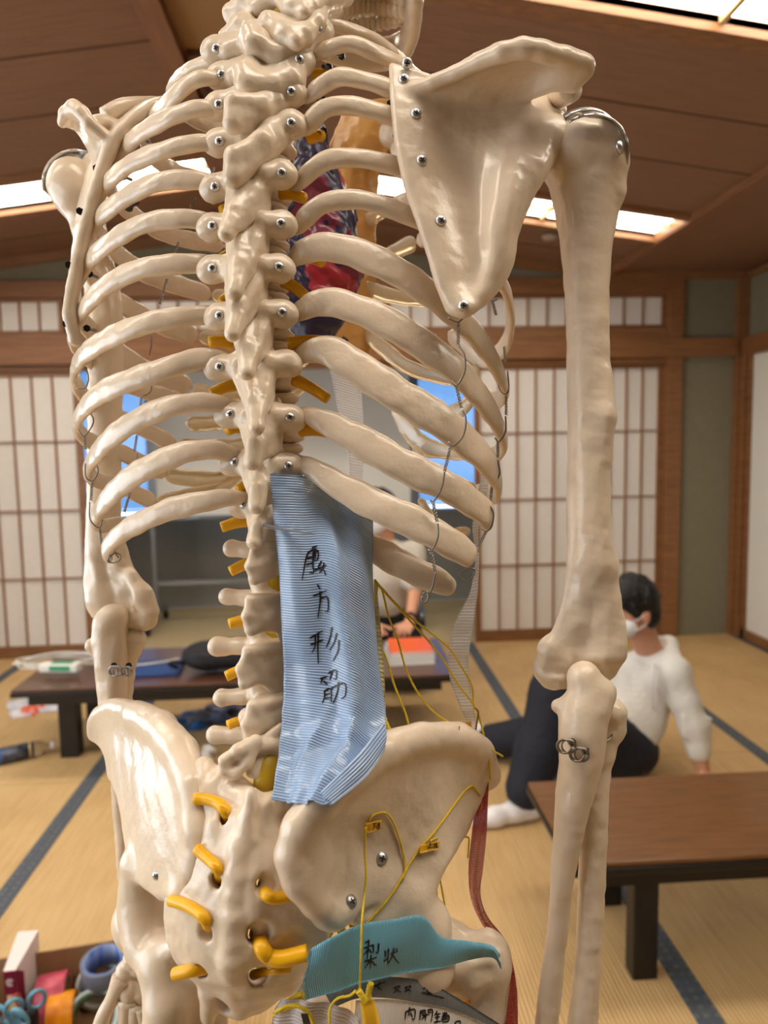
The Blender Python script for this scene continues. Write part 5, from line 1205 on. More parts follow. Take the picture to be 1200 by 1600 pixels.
# clear film pieces inside the chest and at the flank
film=ribbed('clear_white_film',srgb(244,244,246),.66,.3,lines=500,amp=.05,coat=.3)
f1=slab('tape_strip',[[(515,574,.53),(540,582,.53),(562,590,.53)],[(528,640,.525),(547,640,.525),(567,642,.525)],[(543,700,.52),(556,700,.52),(568,700,.52)],[(548,765,.515),(557,765,.515),(566,765,.515)]],film,30,8)
tag(f1,'white translucent tape hanging inside the rib cage','tape')
f2=slab('tape_strip',[[(752,738,.462),(757,739,.462),(765,740,.462)],[(744,790,.46),(752,795,.46),(758,800,.46)],[(738,825,.458),(743,825,.458),(748,825,.458)],[(742,870,.456),(745,870,.456),(749,870,.456)],[(736,920,.455),(740,924,.455),(746,930,.455)],[(711,975,.453),(722,978,.453),(738,985,.453)],[(700,1025,.452),(716,1028,.452),(732,1030,.452)],[(704,1065,.452),(720,1070,.452),(735,1072,.452)],[(722,1112,.453),(732,1115,.453),(742,1115,.453)],[(740,1158,.455),(743,1159,.455),(748,1160,.455)]],film,80,8,wr=lambda U,V:.0006*np.sin(U*60))
tag(f2,'twisted white translucent tape hanging from the lowest ribs to the hip crest','tape')
f3=slab('tape_strip',[[(584,905,.412),(588,905,.412)],[(584,1000,.412),(597,1000,.412)],[(590,1060,.405),(601,1060,.405)],[(594,1120,.40),(603,1125,.40)]],ribbed('yellow_film',srgb(222,206,140),.8,.3,lines=400,amp=.2),20,5)
tag(f3,'narrow pale yellow film edge showing beside the long blue tape','tape')
redf=ribbed('red_film_tape',srgb(196,62,62),.86,.35,lines=700,amp=.2,coat=.4)
def fade_tape():
    m=redf.copy(); m.name='red_pink_film_tape'; nt=m.node_tree; L=nt.links.new; b=nt.nodes['Principled BSDF']; mx=[n for n in nt.nodes if n.type=='MIX'][0]
    uv=N(nt,'ShaderNodeUVMap'); sp=N(nt,'ShaderNodeSeparateXYZ'); L(uv.outputs[0],sp.inputs[0])
    cr=N(nt,'ShaderNodeValToRGB'); e=cr.color_ramp.elements; e[0].position=.0; e[0].color=srgb(206,62,62); e[1].position=.9; e[1].color=srgb(196,54,54)
    for p_,c_ in ((.16,srgb(206,70,70)),(.24,srgb(222,146,130)),(.60,srgb(222,140,124)),(.72,srgb(206,72,70))): x=e.new(p_); x.color=c_
    mu=N(nt,'ShaderNodeMath',_operation='DIVIDE'); mu.inputs[1].default_value=.155; L(sp.outputs[1],mu.inputs[0]); L(mu.outputs[0],cr.inputs[0])
    L(cr.outputs[0],mx.inputs['A']); hs=N(nt,'ShaderNodeHueSaturation'); hs.inputs['Value'].default_value=.88; L(cr.outputs[0],hs.inputs['Color']); L(hs.outputs[0],mx.inputs['B']); return m
r1m=fade_tape()
r1=slab('tape_strip',[[(748,1228,.452),(757,1220,.452),(764,1214,.452)],[(742,1262,.450),(752,1260,.450),(762,1258,.450)],[(736,1310,.448),(748,1310,.448),(760,1310,.448)],[(732,1360,.446),(744,1360,.446),(755,1358,.446)],[(736,1405,.444),(744,1402,.444),(751,1398,.444)],[(750,1440,.442),(756,1436,.442),(762,1432,.442)],[(770,1470,.438),(779,1466,.438),(788,1466,.438)],[(783,1500,.430),(792,1500,.430),(800,1504,.430)],[(785,1550,.425),(797,1550,.425),(808,1552,.425)],[(782,1620,.422),(796,1622,.422),(810,1624,.422)]],redf,80,12,wr=lambda U,V:.0010*np.sin(V*14+U*9))
r1.data.materials[0]=r1m
tag(r1,'red translucent tape running from the hip crest down to the thigh bone','tape')
pinkf=ribbed('pink_film_tape',srgb(206,128,116),.82,.4,lines=700,amp=.12)
r2=slab('tape_strip',[[(716,1262,.462),(730,1248,.462),(744,1232,.462)],[(696,1300,.452),(706,1290,.452),(716,1280,.452)],[(686,1345,.444),(692,1342,.444),(698,1336,.444)],[(668,1385,.436),(676,1382,.436),(684,1380,.436)],[(672,1425,.434),(680,1425,.434),(688,1424,.434)],[(684,1462,.430),(692,1462,.430),(700,1460,.430)]],pinkf,40,8)
tag(r2,'pink translucent tape stuck along the front edge of the right hip bone','tape')
# ---- yellow cords and tags -------------------------------------------------------------------------
cordm=mat('yellow_cord',srgb(226,196,44),.5,bump=.0006,bscale=900)
bpy.context.view_layer.update()
bhR=bvh_of(hipR)
def cord(pts,d,label,r=.00062,surf=False,n=None,m=cordm,name='cord',group='yellow cords on the hip and flank'):
    q=[]
    for i,(x,y) in enumerate(pts):
        dd=d[i] if isinstance(d,(list,tuple)) else d
        q.append(cast(bhR,x,y,dd,.0014) if surf else P(x,y,dd))
    n=n or len(pts)*6; c=catmull(np.array(q),n); 
    # a fine twist
    o=tube(name,c,[r*(1+.10*math.sin(i*2.2)) for i in range(n)],m,None,7); tag(o,label,'cord',group); return o
cord([(586,907),(630,955),(667,984),(701,1012),(719,1039),(737,1071),(739,1097),(742,1108)],[.406,.415,.42,.43,.438,.444,.447,.447],'upper of the two yellow cords crossing the white flank tape')
cord([(586,909),(625,952),(646,976),(667,999),(693,1032),(714,1066),(743,1106),(751,1128),(758,1158),(764,1185),(766,1218)],[.405,.412,.418,.423,.430,.438,.446,.446,.444,.440,.446],'lower yellow cord crossing the white flank tape down to the front of the hip crest')
cord([(590,912),(598,926),(607,963),(622,1002),(633,1042),(649,1076),(672,1107),(704,1131),(743,1152),(762,1168),(786,1182)],[.406,.407,.410,.415,.418,.42,.425,.43,.432,.440,.445],'yellow cord sagging behind the hip crest with a loose end')
cord([(587,1005),(601,1023),(617,1073),(633,1113),(643,1150)],.412,'short yellow cord beside the right edge of the blue tape')
cord([(590,914),(588,926),(584,940)],.407,'very short yellow cord end at the blue tape edge')
cord([(596,1108),(603,1130),(612,1150),(618,1164)],.40,'yellow cord end tucked behind the hip crest beside the blue tape',r=.0014)
cord([(742,1106),(747,1112),(745,1128),(742,1150)],.446,'dark yellow cord knot hanging on the white flank tape',m=mat('aged_yellow_cord',srgb(150,124,30),.6))
cord([(751,1243),(746,1236),(737,1228),(724,1238),(710,1257),(692,1282),(673,1307),(660,1320),(640,1350),(620,1385),(604,1408),(590,1424),(572,1444)],[.448,.446,.442,.42,.42,.41,.40,.398,.39,.39,.39,.385,.38],'long yellow cord slanting over the right hip bone to the teal tape',surf=True)
cord([(576,1284),(583,1274),(593,1270),(604,1271),(613,1282),(623,1307),(631,1338),(633,1358),(630,1374)],.388,'yellow cord arch looping over the right hip bone',surf=True)
cord([(571,1292),(570,1330),(572,1367),(569,1400),(566,1433),(564,1490),(562,1546)],[.376,.376,.372,.370,.358,.356,.360],'vertical yellow cord hanging in front of the teal tape')
cord([(672,1314),(684,1309),(703,1308),(722,1308),(732,1309),(732,1324),(731,1340)],[.40,.41,.42,.435,.445,.447,.447],'yellow cord bending from the hip tag to the red tape')
cord([(687,1372),(693,1405),(699,1440),(703,1468)],.44,'thin yellow cord behind the right hip bone above the teal tape')
tagm=mat('yellow_tag_tape',srgb(232,178,36),.45)
def flag(cs,d,label,strokes=None,tf=None,surf=True,w=1.0):
    cs=[(x,y,(np.linalg.norm(cast(bhR,x,y,d,.0030)-CAMO)/np.linalg.norm(ray(x,y)) if surf else d)) for x,y in cs]
    o=slab('name_tag',[[cs[0],cs[3]],[cs[1],cs[2]]],tagm,8,5,wr=lambda U,V:.0004*np.sin(U*6)); tag(o,label,'tag','yellow cord tags')
    if strokes: write(o,strokes,tf,w,name='handwriting')
    return o
flag([(571,1286),(597,1282),(594,1297),(572,1301)],.385,'yellow tape tag at the top of the vertical cord on the hip bone',[[(484,562),(508,556)],[(496,560),(490,592)],[(498,570),(506,578)],[(512,560),(510,588)],[(512,562),(524,558)],[(512,572),(524,568)],[(514,584),(526,580)],[(518,560),(520,586)]],z3)
flag([(657,1320),(688,1314),(685,1327),(656,1333)],.40,'yellow tape tag on the slanting cord near the middle of the hip bone',[[(756,650),(754,672)],[(756,660),(770,656)],[(744,676),(772,670)],[(778,652),(774,680)],[(778,654),(792,650)],[(778,664),(792,660)],[(778,674),(796,668)],[(786,650),(788,676)]],z3)
flag([(718,1131),(736,1127),(738,1140),(720,1144)],.448,'small yellow tape tag beside the knot on the white flank tape',[[(894,104),(892,124)],[(900,98),(900,122)],[(894,110),(906,106)],[(912,98),(928,96)],[(920,98),(918,118)]],z3,surf=False)
by=slab('cord_end_sleeve',[[(562,1566,.356),(584,1562,.356)],[(566,1590,.356),(592,1588,.356)],[(568,1640,.358),(598,1636,.358)]],tagm,10,5); tag(by,'wide yellow tape sleeve holding the cord ends at the bottom edge','tape')
# fan of yellow nerve cords below the sacrum
for i,(pts,d,r) in enumerate([([(560,1548),(566,1556),(572,1566)],.357,.0016),([(580,1536),(576,1550),(576,1566)],.364,.0016),([(556,1548),(546,1556),(528,1560),(516,1575),(515,1600)],.358,.0007),
    ([(500,1440),(508,1450),(516,1462)],.40,.0022),([(524,1432),(530,1444),(534,1456)],.40,.0026),([(541,1420),(548,1432),(552,1448)],.40,.0022),([(556,1412),(557,1428),(558,1446)],.40,.0028),([(494,1462),(502,1474),(506,1486)],.395,.0016),([(506,1446),(500,1460),(512,1466),(520,1452)],.395,.0009),
    ([(474,1552),(460,1560),(444,1572),(430,1588)],.372,.0018),([(476,1562),(456,1572),(436,1580)],.370,.0014),([(430,1582),(450,1572),(470,1574),(484,1584),(490,1600)],.364,.0010)]):
    cord(pts,d,['short yellow nerve cord beside the yellow sleeve','short yellow nerve cord right of the yellow sleeve','thin yellow cord drooping below the teal tape','yellow nerve cord leftmost above the teal tape','yellow nerve cord second above the teal tape','yellow nerve cord third above the teal tape','thick yellow nerve cord above the teal tape behind the vertical cord','short yellow nerve cord by the left end of the teal tape','thin looped yellow cord above the teal tape','yellow nerve cord below the left end of the teal tape','lower yellow nerve cord left of the teal tape','curly yellow cord over the pale film tape'][i],r=r,group='yellow cords around the teal tape')
nt_=slab('name_tag',[[(470,1584,.361),(474,1600,.361)],[(481,1584,.361),(485,1602,.361)]],mat('black_tag',srgb(60,50,30),.5),6,4); tag(nt_,'dark smudged tag on the curly cord at the bottom edge','tag')
# ================================================================== FURNITURE AND THINGS IN THE ROOM
black=mat('black_lacquer',srgb(26,22,20),.4)
topm=mat('walnut_top',srgb(120,80,44),.38,vary=.35,vscale=7,aniso=(1.2,18,10),coat=.15)
topm2=mat('dark_walnut_top',srgb(98,66,50),.3,vary=.25,vscale=7,aniso=(1.2,18,10),coat=.3)
def table(x0,x1,y0,y1,z,legs,lw,label,tm):
    t=empty('low_table',((x0+x1)/2,(y0+y1)/2,0)); tag(t,label,'table','low tables')
    MB().box(x0+.004,x1-.004,y0+.004,y1-.004,z-.012,z).obj('table_top',tm,t,bevel=.003)
    MB().box(x0,x1,y0,y1,z-.033,z-.013).obj('table_edge',black,t,bevel=.004)
    MB().box(x0+.06,x1-.06,y0+.03,y0+.05,z-.075,z-.034).box(x0+.06,x1-.06,y1-.05,y1-.03,z-.075,z-.034).obj('apron',black,t)
    for (x,y) in legs: MB().box(x-lw/2,x+lw/2,y-lw*.4,y+lw*.4,0,z-.034).obj('leg',black,t,bevel=.004)
    return t
table(.505,2.30,1.548,1.965,.33,[(.700,1.62),(.722,1.90),(2.1,1.62),(2.1,1.90)],.062,'low table with brown wood-grain top in front of the seated person at the right',topm)
table(-1.352,.462,2.935,3.50,.33,[(-1.165,3.06),(-1.155,3.36),(.075,3.06),(.075,3.36)],.078,'low table with dark top carrying cables, bag and books behind the skeleton',topm2)
# mobile whiteboard -----------------------------------------------------------------
wb=empty('mobile_whiteboard',(-.36,5.2,0)); alu=mat('aluminium',srgb(150,155,158),.35,metal=.8); wht=mat('whiteboard_face',srgb(236,236,230),.35,vary=.05,vscale=2)
tag(wb,'large mobile whiteboard on casters standing in the strip room before the blue window','whiteboard')
MB().box(-1.30,.50,5.24,5.26,.80,1.83).obj('board',wht,wb)
f=MB().box(-1.33,-1.30,5.23,5.27,.78,1.86).box(.50,.53,5.23,5.27,.78,1.86).box(-1.33,.53,5.23,5.27,1.83,1.86).box(-1.33,.53,5.23,5.27,.775,.80); f.obj('frame',alu,wb)
MB().box(-1.0,.2,5.17,5.235,.775,.79).obj('pen_tray',mat('tray_grey',srgb(96,98,98),.5),wb)
for x in (-1.345,.55):
    MB().box(x-.016,x+.016,5.24,5.27,.09,1.9).obj('post',alu,wb)
    s=-1 if x<0 else 1
    q=[np.array([x-.0,4.98,.075]),np.array([x,5.255,.11]),np.array([x,5.52,.075])]; tube('foot',q,.02,alu,wb,10,16)
    for y in (4.99,5.51): MB().lathe([(0,-.014),(.026,-.014),(.026,.014),(0,.014)],18,o=(x,y,.026),R=rot('Y',math.pi/2)).tube([(x,y,.03),(x,y,.075)],.008,8).obj('caster',black,wb,True)
MB().box(-1.33,.53,5.245,5.265,.30,.33).obj('crossbar',alu,wb)
# things on the far table --------------------------------------------------------------
cordw=mat('white_cable',srgb(214,208,196),.45)
pts=[];rr=np.random.default_rng(5); c0_=G(98,1040,.345)
for i in range(150):
    a=i/150*2*math.pi*5.2; k=1+.18*math.sin(i*.21); pts.append(c0_+np.array([math.cos(a)*.17*k+.02*math.sin(i*.05),math.sin(a)*.085*k,.006+.012*(1+math.sin(i*.37))+.004*i/150]))
pts=pts+[c0_+np.array([.22,-.03,.02]),c0_+np.array([.30,-.05,.006]),c0_+np.array([.42,-.02,.004]),c0_+np.array([.50,.03,.004])]
cb=tube('power_cable',catmull(np.array(pts),620),.0042,cordw,None,7); tag(cb,'coiled white cable lying on the left end of the far table','cable')
ps=empty('power_strip',G(98,1042,.36)); c=G(98,1042,.37)
MB().box(-.095,.075,-.028,.028,-.018,.018,R=rot('Z',-.12),o=c).obj('body',mat('strip_white',srgb(226,224,214),.4),ps,bevel=.008)
MB().box(-.045,.045,-.0285,-.0275,-.010,.012,R=rot('Z',-.12),o=c).box(-.045,.045,-.018,.018,.018,.019,R=rot('Z',-.12),o=c).obj('green_label',mat('green_label',srgb(64,150,110),.5),ps); tag(ps,'white power strip with a green label among the coiled cable','power strip')
bk=MB().box(-.17,.11,-.11,.10,0,.014,R=rot('Z',.05),o=G(245,1046,.3305)).obj('folder',mat('blue_folder',srgb(36,66,120),.5),bevel=.003); tag(bk,'flat dark blue folder on the far table beside the black bag','folder')
wp=MB(); wp.tube([G(150,1058,.338),G(265,1053,.338)],.0065,8); o=wp.obj('white_stick',mat('stick_white',srgb(222,220,222),.4),None,True); tag(o,'thin white stick lying in front of the blue folder','stick')
bg=SDF(); c=G(360,1044,.345)
bg.ell(c+np.array([.02,.02,.060]),(.215,.10,.060),k=.03); bg.ell(c+np.array([-.10,.02,.052]),(.10,.09,.050),k=.03); bg.ell(c+np.array([.12,.02,.055]),(.12,.09,.055),k=.03)
bge=empty('fabric_bag',c); link('body',bg.build(.006,.004,4),bge,mat('black_nylon',srgb(24,25,30),.7),True)
tube('handle',[c+np.array([-.19,-.01,.03]),c+np.array([-.235,-.03,.045]),c+np.array([-.25,-.02,.03]),c+np.array([-.22,0,.012])],.008,black,bge,8,16)
tube('zip',[c+np.array([-.15,-.06,.08]),c+np.array([0,-.078,.088]),c+np.array([.15,-.06,.09])],.003,mat('zip_grey',srgb(50,52,58),.4),bge,6,16); tag(bge,'black soft fabric bag on the far table behind the spine','bag')
# books at the right end of the far table
def book(c,w,d,h,rz,cover,label,page=None,grp='books on the far table'):
    t=empty('book',c); R=rot('Z',rz)
    MB().box(-w/2,w/2,-d/2,d/2,h-.0015,h,R=R,o=c).box(-w/2,w/2,-d/2,d/2,0,.0015,R=R,o=c).box(-w/2,-w/2+.002,-d/2,d/2,0,h,R=R,o=c).obj('cover',cover,t)
    MB().box(-w/2+.003,w/2-.003,-d/2+.003,d/2-.003,.0016,h-.0016,R=R,o=c).obj('pages',page or mat('page_edges',srgb(226,222,212),.7),t); tag(t,label,'book',grp); return t
wc=mat('pale_cover',srgb(214,214,210),.4); oc=mat('orange_cover',srgb(236,96,40),.35)
bc=G(642,1038,.3305); bc[1]+=.11
book(bc,.205,.24,.024,.03,wc,'pale thick book lying under the orange book on the far table'); book(bc+np.array([.004,0,.0245]),.20,.235,.020,.02,wc,'white book lying between the pale book and the orange book')
ob_=book(bc+np.array([.006,.004,.045]),.19,.225,.012,-.02,oc,'orange covered book on top of the stack on the far table')
MB().box(-.03,.03,-.004,.004,0,.0003,o=bc+np.array([.01,-.05,.0575])).obj('title_line',mat('title_white',srgb(246,200,180),.5),ob_)
# floor litter ---------------------------------------------------------------------------
def scrap(name,px,py,w,d,rz,m,label,cat,h=.012,seed=1,grp=None,cols=None):
    c=G(px,py,.0); r_=np.random.default_rng(seed); n=14; V=[];R=rot('Z',rz)
    ph=r_.uniform(0,6,4)
    for s in (1,0):
        for i in range(n):
            for j in range(n):
                u,v=i/(n-1)-.5,j/(n-1)-.5; e=min(1,6*min(.5-abs(u),.5-abs(v))+.12)
                z=h*(.55+.45*math.sin(u*11+ph[0]+3*v)*math.cos(v*9+ph[1]))*e*s+.0008+(.0006 if s else 0)
                V.append(R@np.array([u*w*(1+.05*math.sin(v*14+ph[2])),v*d*(1+.06*math.sin(u*12+ph[3])),z])+c)
    F=[]; K=n*n
    for i in range(n-1):
        for j in range(n-1):
            a=i*n+j; F.append((a,a+n,a+n+1,a+1)); F.append((a+K,a+K+1,a+K+n+1,a+K+n))
    for k in range(n-1):
        for a,b_ in ((k,k+1),((n-1)*n+k,(n-1)*n+k+1),(k*n,(k+1)*n),(k*n+n-1,(k+1)*n+n-1)): F.append((a,b_,b_+K,a+K))
    o=pmesh(name,V,F,m,None,True); tag(o,label,cat,grp); return o
scrap('paper_wrapper',55,1102,.24,.30,.5,mat('printed_wrapper',srgb(222,220,222),.4,vcol=srgb(176,178,196),vscale=14),'white printed wrapper on the mat under the left end of the far table','wrapper',.02,3)
scrap('red_wrapper',48,1112,.12,.10,-.3,mat('red_wrapper',srgb(232,110,78),.4,vary=.2,vscale=20),'small orange red wrapper lying on the white wrapper','wrapper',.03,6)
scrap('snack_bag',288,1132,.20,.20,.35,mat('blue_packet',srgb(52,112,176),.3,vary=.3,vscale=12),'blue plastic packet on the mat left of the spine','packet',.03,8)
scrap('snack_bag',322,1122,.24,.20,.2,mat('silver_packet',srgb(150,156,170),.28,vcol=srgb(92,104,136),vscale=22),'silver grey plastic packet between the blue and the navy packets','packet',.035,9)
scrap('snack_bag',352,1110,.22,.22,-.3,mat('navy_packet',srgb(34,36,64),.3,vcol=srgb(130,120,134),vscale=26),'dark navy printed packet on the mat nearest the spine','packet',.035,10)
cs=SDF(); c=G(320,1195,.0)
for i in range(9): cs.ell(c+np.array([.012*math.sin(i*2),-.07+.022*i,.018+.006*math.sin(i)]),(.022,.016,.016),k=.01)
o=link('crumpled_film',cs.build(.003,.004,5),None,mat('crumpled_white',srgb(214,208,200),.35,bump=.002,bscale=60),True); tag(o,'strip of crumpled whitish plastic film on the mat by the left hip bone','plastic film')
# bottle lying on the mat
bt_=empty('drink_bottle',G(30,1190,.03)); c=G(4,1193,.0); e=G(56,1182,.0); ax=(e-c); ax[2]=0; ax/=np.linalg.norm(ax); c=c+np.array([0,0,.034]); Rb=np.array(orient(ax).to_3x3())
clear=mat('clear_bottle',srgb(214,206,190),.08,trans=.9,ior=1.3)
MB().lathe([(0,-.06),(.03,-.058),(.033,-.05),(.033,.135),(.028,.152),(.014,.17),(.012,.185),(0,.185)],26,o=c,R=Rb).obj('bottle_body',clear,bt_,True)
lm=mat('bottle_label',srgb(30,30,34),.35,vcol=srgb(86,92,110),vscale=36)
MB().lathe([(.0336,-.015),(.0336,.118)],26,o=c,R=Rb).obj('label_wrap',lm,bt_,True)
for z,m_ in ((.0,mat('label_blue',srgb(50,96,170),.4)),(.112,mat('label_gold',srgb(186,160,110),.4))): MB().lathe([(.0340,z-.012),(.0340,z-.004)],26,o=c,R=Rb).obj('label_stripe',m_,bt_,True)
MB().lathe([(0,.183),(.0135,.183),(.0145,.190),(.0145,.20),(0,.202)],20,o=c,R=Rb).obj('cap',mat('white_cap',srgb(236,234,230),.4),bt_,True)
tag(bt_,'clear drink bottle with black label lying on the mat at the left edge','bottle')
# ---- cardboard box with rolls of tape at the lower left ----------------------------------------
card=mat('cardboard',srgb(160,124,88),.85,vary=.12,vscale=30)
A=G(20,1494,.13); B=G(230,1460,.13); u=(B-A); u[2]=0; L_=np.linalg.norm(u); u/=L_; v=np.array([u[1],-u[0],0]); 
Rbx=np.stack([u,-v,np.array([0,0,1.])],1); O_=A.copy(); O_[2]=0; LB_=.46; WB=.40
bx=empty('cardboard_box',O_+u*LB_/2+v*WB/2); O2=O_-u*.10
m_=MB(); m_.box(0,LB_,-.004,0,0,.13,R=Rbx,o=O2).box(0,LB_,-WB,-WB+.004,0,.13,R=Rbx,o=O2).box(0,.004,-WB,0,0,.13,R=Rbx,o=O2).box(LB_-.004,LB_,-WB,0,0,.13,R=Rbx,o=O2).box(0,LB_,-WB,0,0,.004,R=Rbx,o=O2)
m_.obj('walls',card,bx); MB().box(.0,.004,-.12,-.004,.13,.17,R=Rbx@rot('Y',-.5),o=O2).obj('flap',card,bx); tag(bx,'open cardboard box of tape rolls on the mat at the lower left','box')
def roll(c,ax,Ro,Ri,w,m,label,core=None,grp='tape rolls in the cardboard box',spin=0):
    R=np.array(orient(ax).to_3x3()); t=empty('tape_roll',c)
    MB().lathe([(Ri+.003,-w/2),(Ro-.001,-w/2),(Ro,-w/2+.001),(Ro,w/2-.001),(Ro-.001,w/2),(Ri+.003,w/2)],40,o=c,R=R,close=True).obj('wound_tape',m,t,True)
    MB().lathe([(Ri,-w/2-.0005),(Ri+.003,-w/2-.0005),(Ri+.003,w/2+.0005),(Ri,w/2+.0005)],40,o=c,R=R,close=True).obj('core',core or card,t,True); tag(t,label,'tape roll',grp); return t
def wave_m(name,a,b_,sc=40): return mat(name,a,.35,vcol=b_,vscale=sc,aniso=(1,1,.05))
up=np.array([0,0,1.])
W0=G(168,1468,.13); rl=roll(np.array([W0[0],W0[1],.104])+v*.066,up+v*.12,.050,.041,.052,mat('silver_roll',srgb(112,118,134),.35),'grey cloth tape roll with blue striped core, rearmost by the box wall',wave_m('blue_core',srgb(70,110,190),srgb(160,170,190),60))
roll(G(84,1560,.055),u+up*.05,.052,.038,.062,wave_m('pink_roll',srgb(214,92,112),srgb(160,50,76),30),'wide pink tape roll standing on edge beside the maroon case')
roll(G(98,1588,.045),u+up*.02,.048,.036,.055,wave_m('orange_roll',srgb(238,158,20),srgb(210,120,10),30),'orange tape roll standing on edge in front of the pink roll')
roll(G(155,1540,.045),up*.8+v*.55,.050,.040,.04,mat('clear_white_roll',srgb(206,206,200),.35),'white rimmed tape roll with grey green inside, in the middle of the box',wave_m('greygreen_core',srgb(96,124,92),srgb(150,160,170),50))
roll(G(146,1592,.04),up*.75+v*.6,.056,.045,.04,mat('pale_blue_roll',srgb(196,214,220),.35),'pale rimmed tape roll with dark green inside, nearest the viewer',wave_m('green_core',srgb(26,112,52),srgb(150,150,140),45))
o=MB().lathe([(0,-.02),(.014,-.02),(.014,.02),(0,.02)],16,o=G(138,1528,.05)).obj('blue_cap',mat('blue_plastic',srgb(50,96,190),.4),None,True); tag(o,'small blue plastic piece below the grey cloth tape roll','plastic piece')
# maroon slipcase
ce=empty('slipcase',G(45,1560,.05)); Cx=G(40,1530,.17); fr=[G(5,1518,.17),G(24,1516,.17),G(60,1453,.17),G(28,1456,.17)]
d1=fr[3]-fr[0]; w1=fr[1]-fr[0]; 
def prism(name,base,h,m,par,ins=0):
    vs=[b_.copy() for b_ in base]+[b_+np.array([0,0,-h]) for b_ in base]; return pmesh(name,vs,[(0,1,2,3),(7,6,5,4),(0,4,5,1),(1,5,6,2),(2,6,7,3),(3,7,4,0)],m,par)
prism('case',fr,.155,mat('case_white',srgb(226,214,210),.6),ce)
sp_=[fr[0]-d1*.012,fr[1]-d1*.012,fr[1]-d1*.001,fr[0]-d1*.001]; prism('spine',sp_,.155,mat('maroon_cloth',srgb(120,22,52),.5),ce)
n_=w1/np.linalg.norm(w1); sd=[fr[1]+n_*.0004,fr[1]+n_*.002,fr[1]+(fr[2]-fr[1])*.28+n_*.002,fr[1]+(fr[2]-fr[1])*.28+n_*.0004]; prism('side_panel',[q-np.array([0,0,.03*(i>1)]) for i,q in enumerate(sd)],.12,mat('maroon_side',srgb(120,22,52),.5),ce)
q=[fr[0]+w1*.18-d1*.014,fr[0]+w1*.82-d1*.014,fr[0]+w1*.82-d1*.0125,fr[0]+w1*.18-d1*.0125]; prism('title_label',[a-np.array([0,0,.055]) for a in q],.05,mat('beige_label',srgb(226,206,150),.6),ce)
em=MB()
for r in (.003,.0055,.008):
    cc_=fr[0]+w1*.5-d1*.0135-np.array([0,0,.026]); wn_=w1/np.linalg.norm(w1); em.tube([cc_+wn_*math.cos(a)*r+up*math.sin(a)*r for a in np.linspace(.3,5.6,18)],.0008,6)
em.obj('emblem',mat('emblem_white',srgb(220,200,200),.5),ce,True); tag(ce,'white and maroon book slipcase with round emblem standing in the box','book case')
# scissors
def scissors(px,py,z,m,label,rz,s=1.0):
    c=G(px,py,z); t=empty('scissors',c); R=rot('Z',rz)@rot('X',.35)
    for sg in (-1,1):
        ring=[c+R@(np.array([sg*.022+math.cos(a)*.016,0,.028+math.sin(a)*.027])*s) for a in np.linspace(0,2*math.pi,26)]
        tube('handle',ring,.0044*s,m,t,8)
        tube('handle_shank',[c+R@(np.array([sg*.014,0,.004])*s),c+R@(np.array([sg*.004,0,-.025])*s)],.005*s,m,t,8)
        MB().box(-.006,.006,-.001,.001,-.11,-.02,R=R@rot('Y',sg*.06),o=c+R@np.array([0,sg*.0012,0])).obj('blade',steel,t)
    capm=MB().lathe([(0,-.003),(.004,-.003),(.004,.003),(0,.003)],12,o=c+R@np.array([0,0,-.024]),R=R@rot('X',math.pi/2)).obj('pivot',darksteel,t,True); tag(t,label,'scissors','scissors in the cardboard box'); return t
lbm=mat('light_blue_plastic',srgb(108,166,190),.35); rdm=mat('red_plastic',srgb(170,62,44),.4)
scissors(40,1582,.115,lbm,'light blue handled scissors standing behind the other pair',.5)
scissors(24,1600,.10,mat('light_blue_plastic_front',srgb(112,172,196),.35),'light blue handled scissors in front at the lower left corner',-.3)
scissors(4,1592,.10,rdm,'red handled scissors at the left edge',.9,.9)
o=MB().lathe([(0,-.05),(.012,-.05),(.012,.02),(.008,.03),(0,.03)],14,o=G(52,1596,.09)).obj('black_marker',black,None,True); tag(o,'short black marker beside the blue handled scissors','marker')
# ================================================================== PEOPLE
skin=mat('skin',srgb(206,150,120),.5,sss=.15); hairm=mat('black_hair',srgb(22,18,18),.55,bump=.004,bscale=120); maskm=mat('mask_fabric',srgb(236,236,238),.7); sockm=mat('sock',srgb(224,220,220),.85,bump=.001,bscale=200)
def sk_hand(b,wr_,dr,sd,palm,s=1.0):
    dr=dr/np.linalg.norm(dr); sd=sd/np.linalg.norm(sd)
    b.cone(wr_,wr_+dr*.03*s,.024*s,.030*s,.008); b.tri(wr_+dr*.02*s-sd*.02*s,wr_+dr*.085*s-sd*.034*s,wr_+dr*.085*s+sd*.034*s,.014*s,.012*s,.012*s,.008); b.tri(wr_+dr*.02*s-sd*.02*s,wr_+dr*.02*s+sd*.02*s,wr_+dr*.085*s+sd*.034*s,.014*s,.014*s,.012*s,.008)
    for i,L0 in enumerate((.072,.080,.074,.058)):
        p=wr_+dr*.088*s+sd*(.030-.020*i)*s; d0=dr+sd*(.12-.08*i)
        d0/=np.linalg.norm(d0)
        for f_,r in ((.45,.0088),(.32,.0080),(.25,.0072)):
            q=p+d0*L0*f_*s; b.cone(p,q,r*s,r*.93*s,.003); p=q; d0=d0+palm*.22; d0/=np.linalg.norm(d0)
    p=wr_+dr*.025*s+sd*.026*s; d0=dr*.75+sd*.8; d0/=np.linalg.norm(d0)
    for L0,r in ((.038,.013),(.030,.0105),(.026,.0092)):
        q=p+d0*L0*s; b.cone(p,q,r*s,r*.92*s,.004); p=q; d0=d0+dr*.3; d0/=np.linalg.norm(d0)
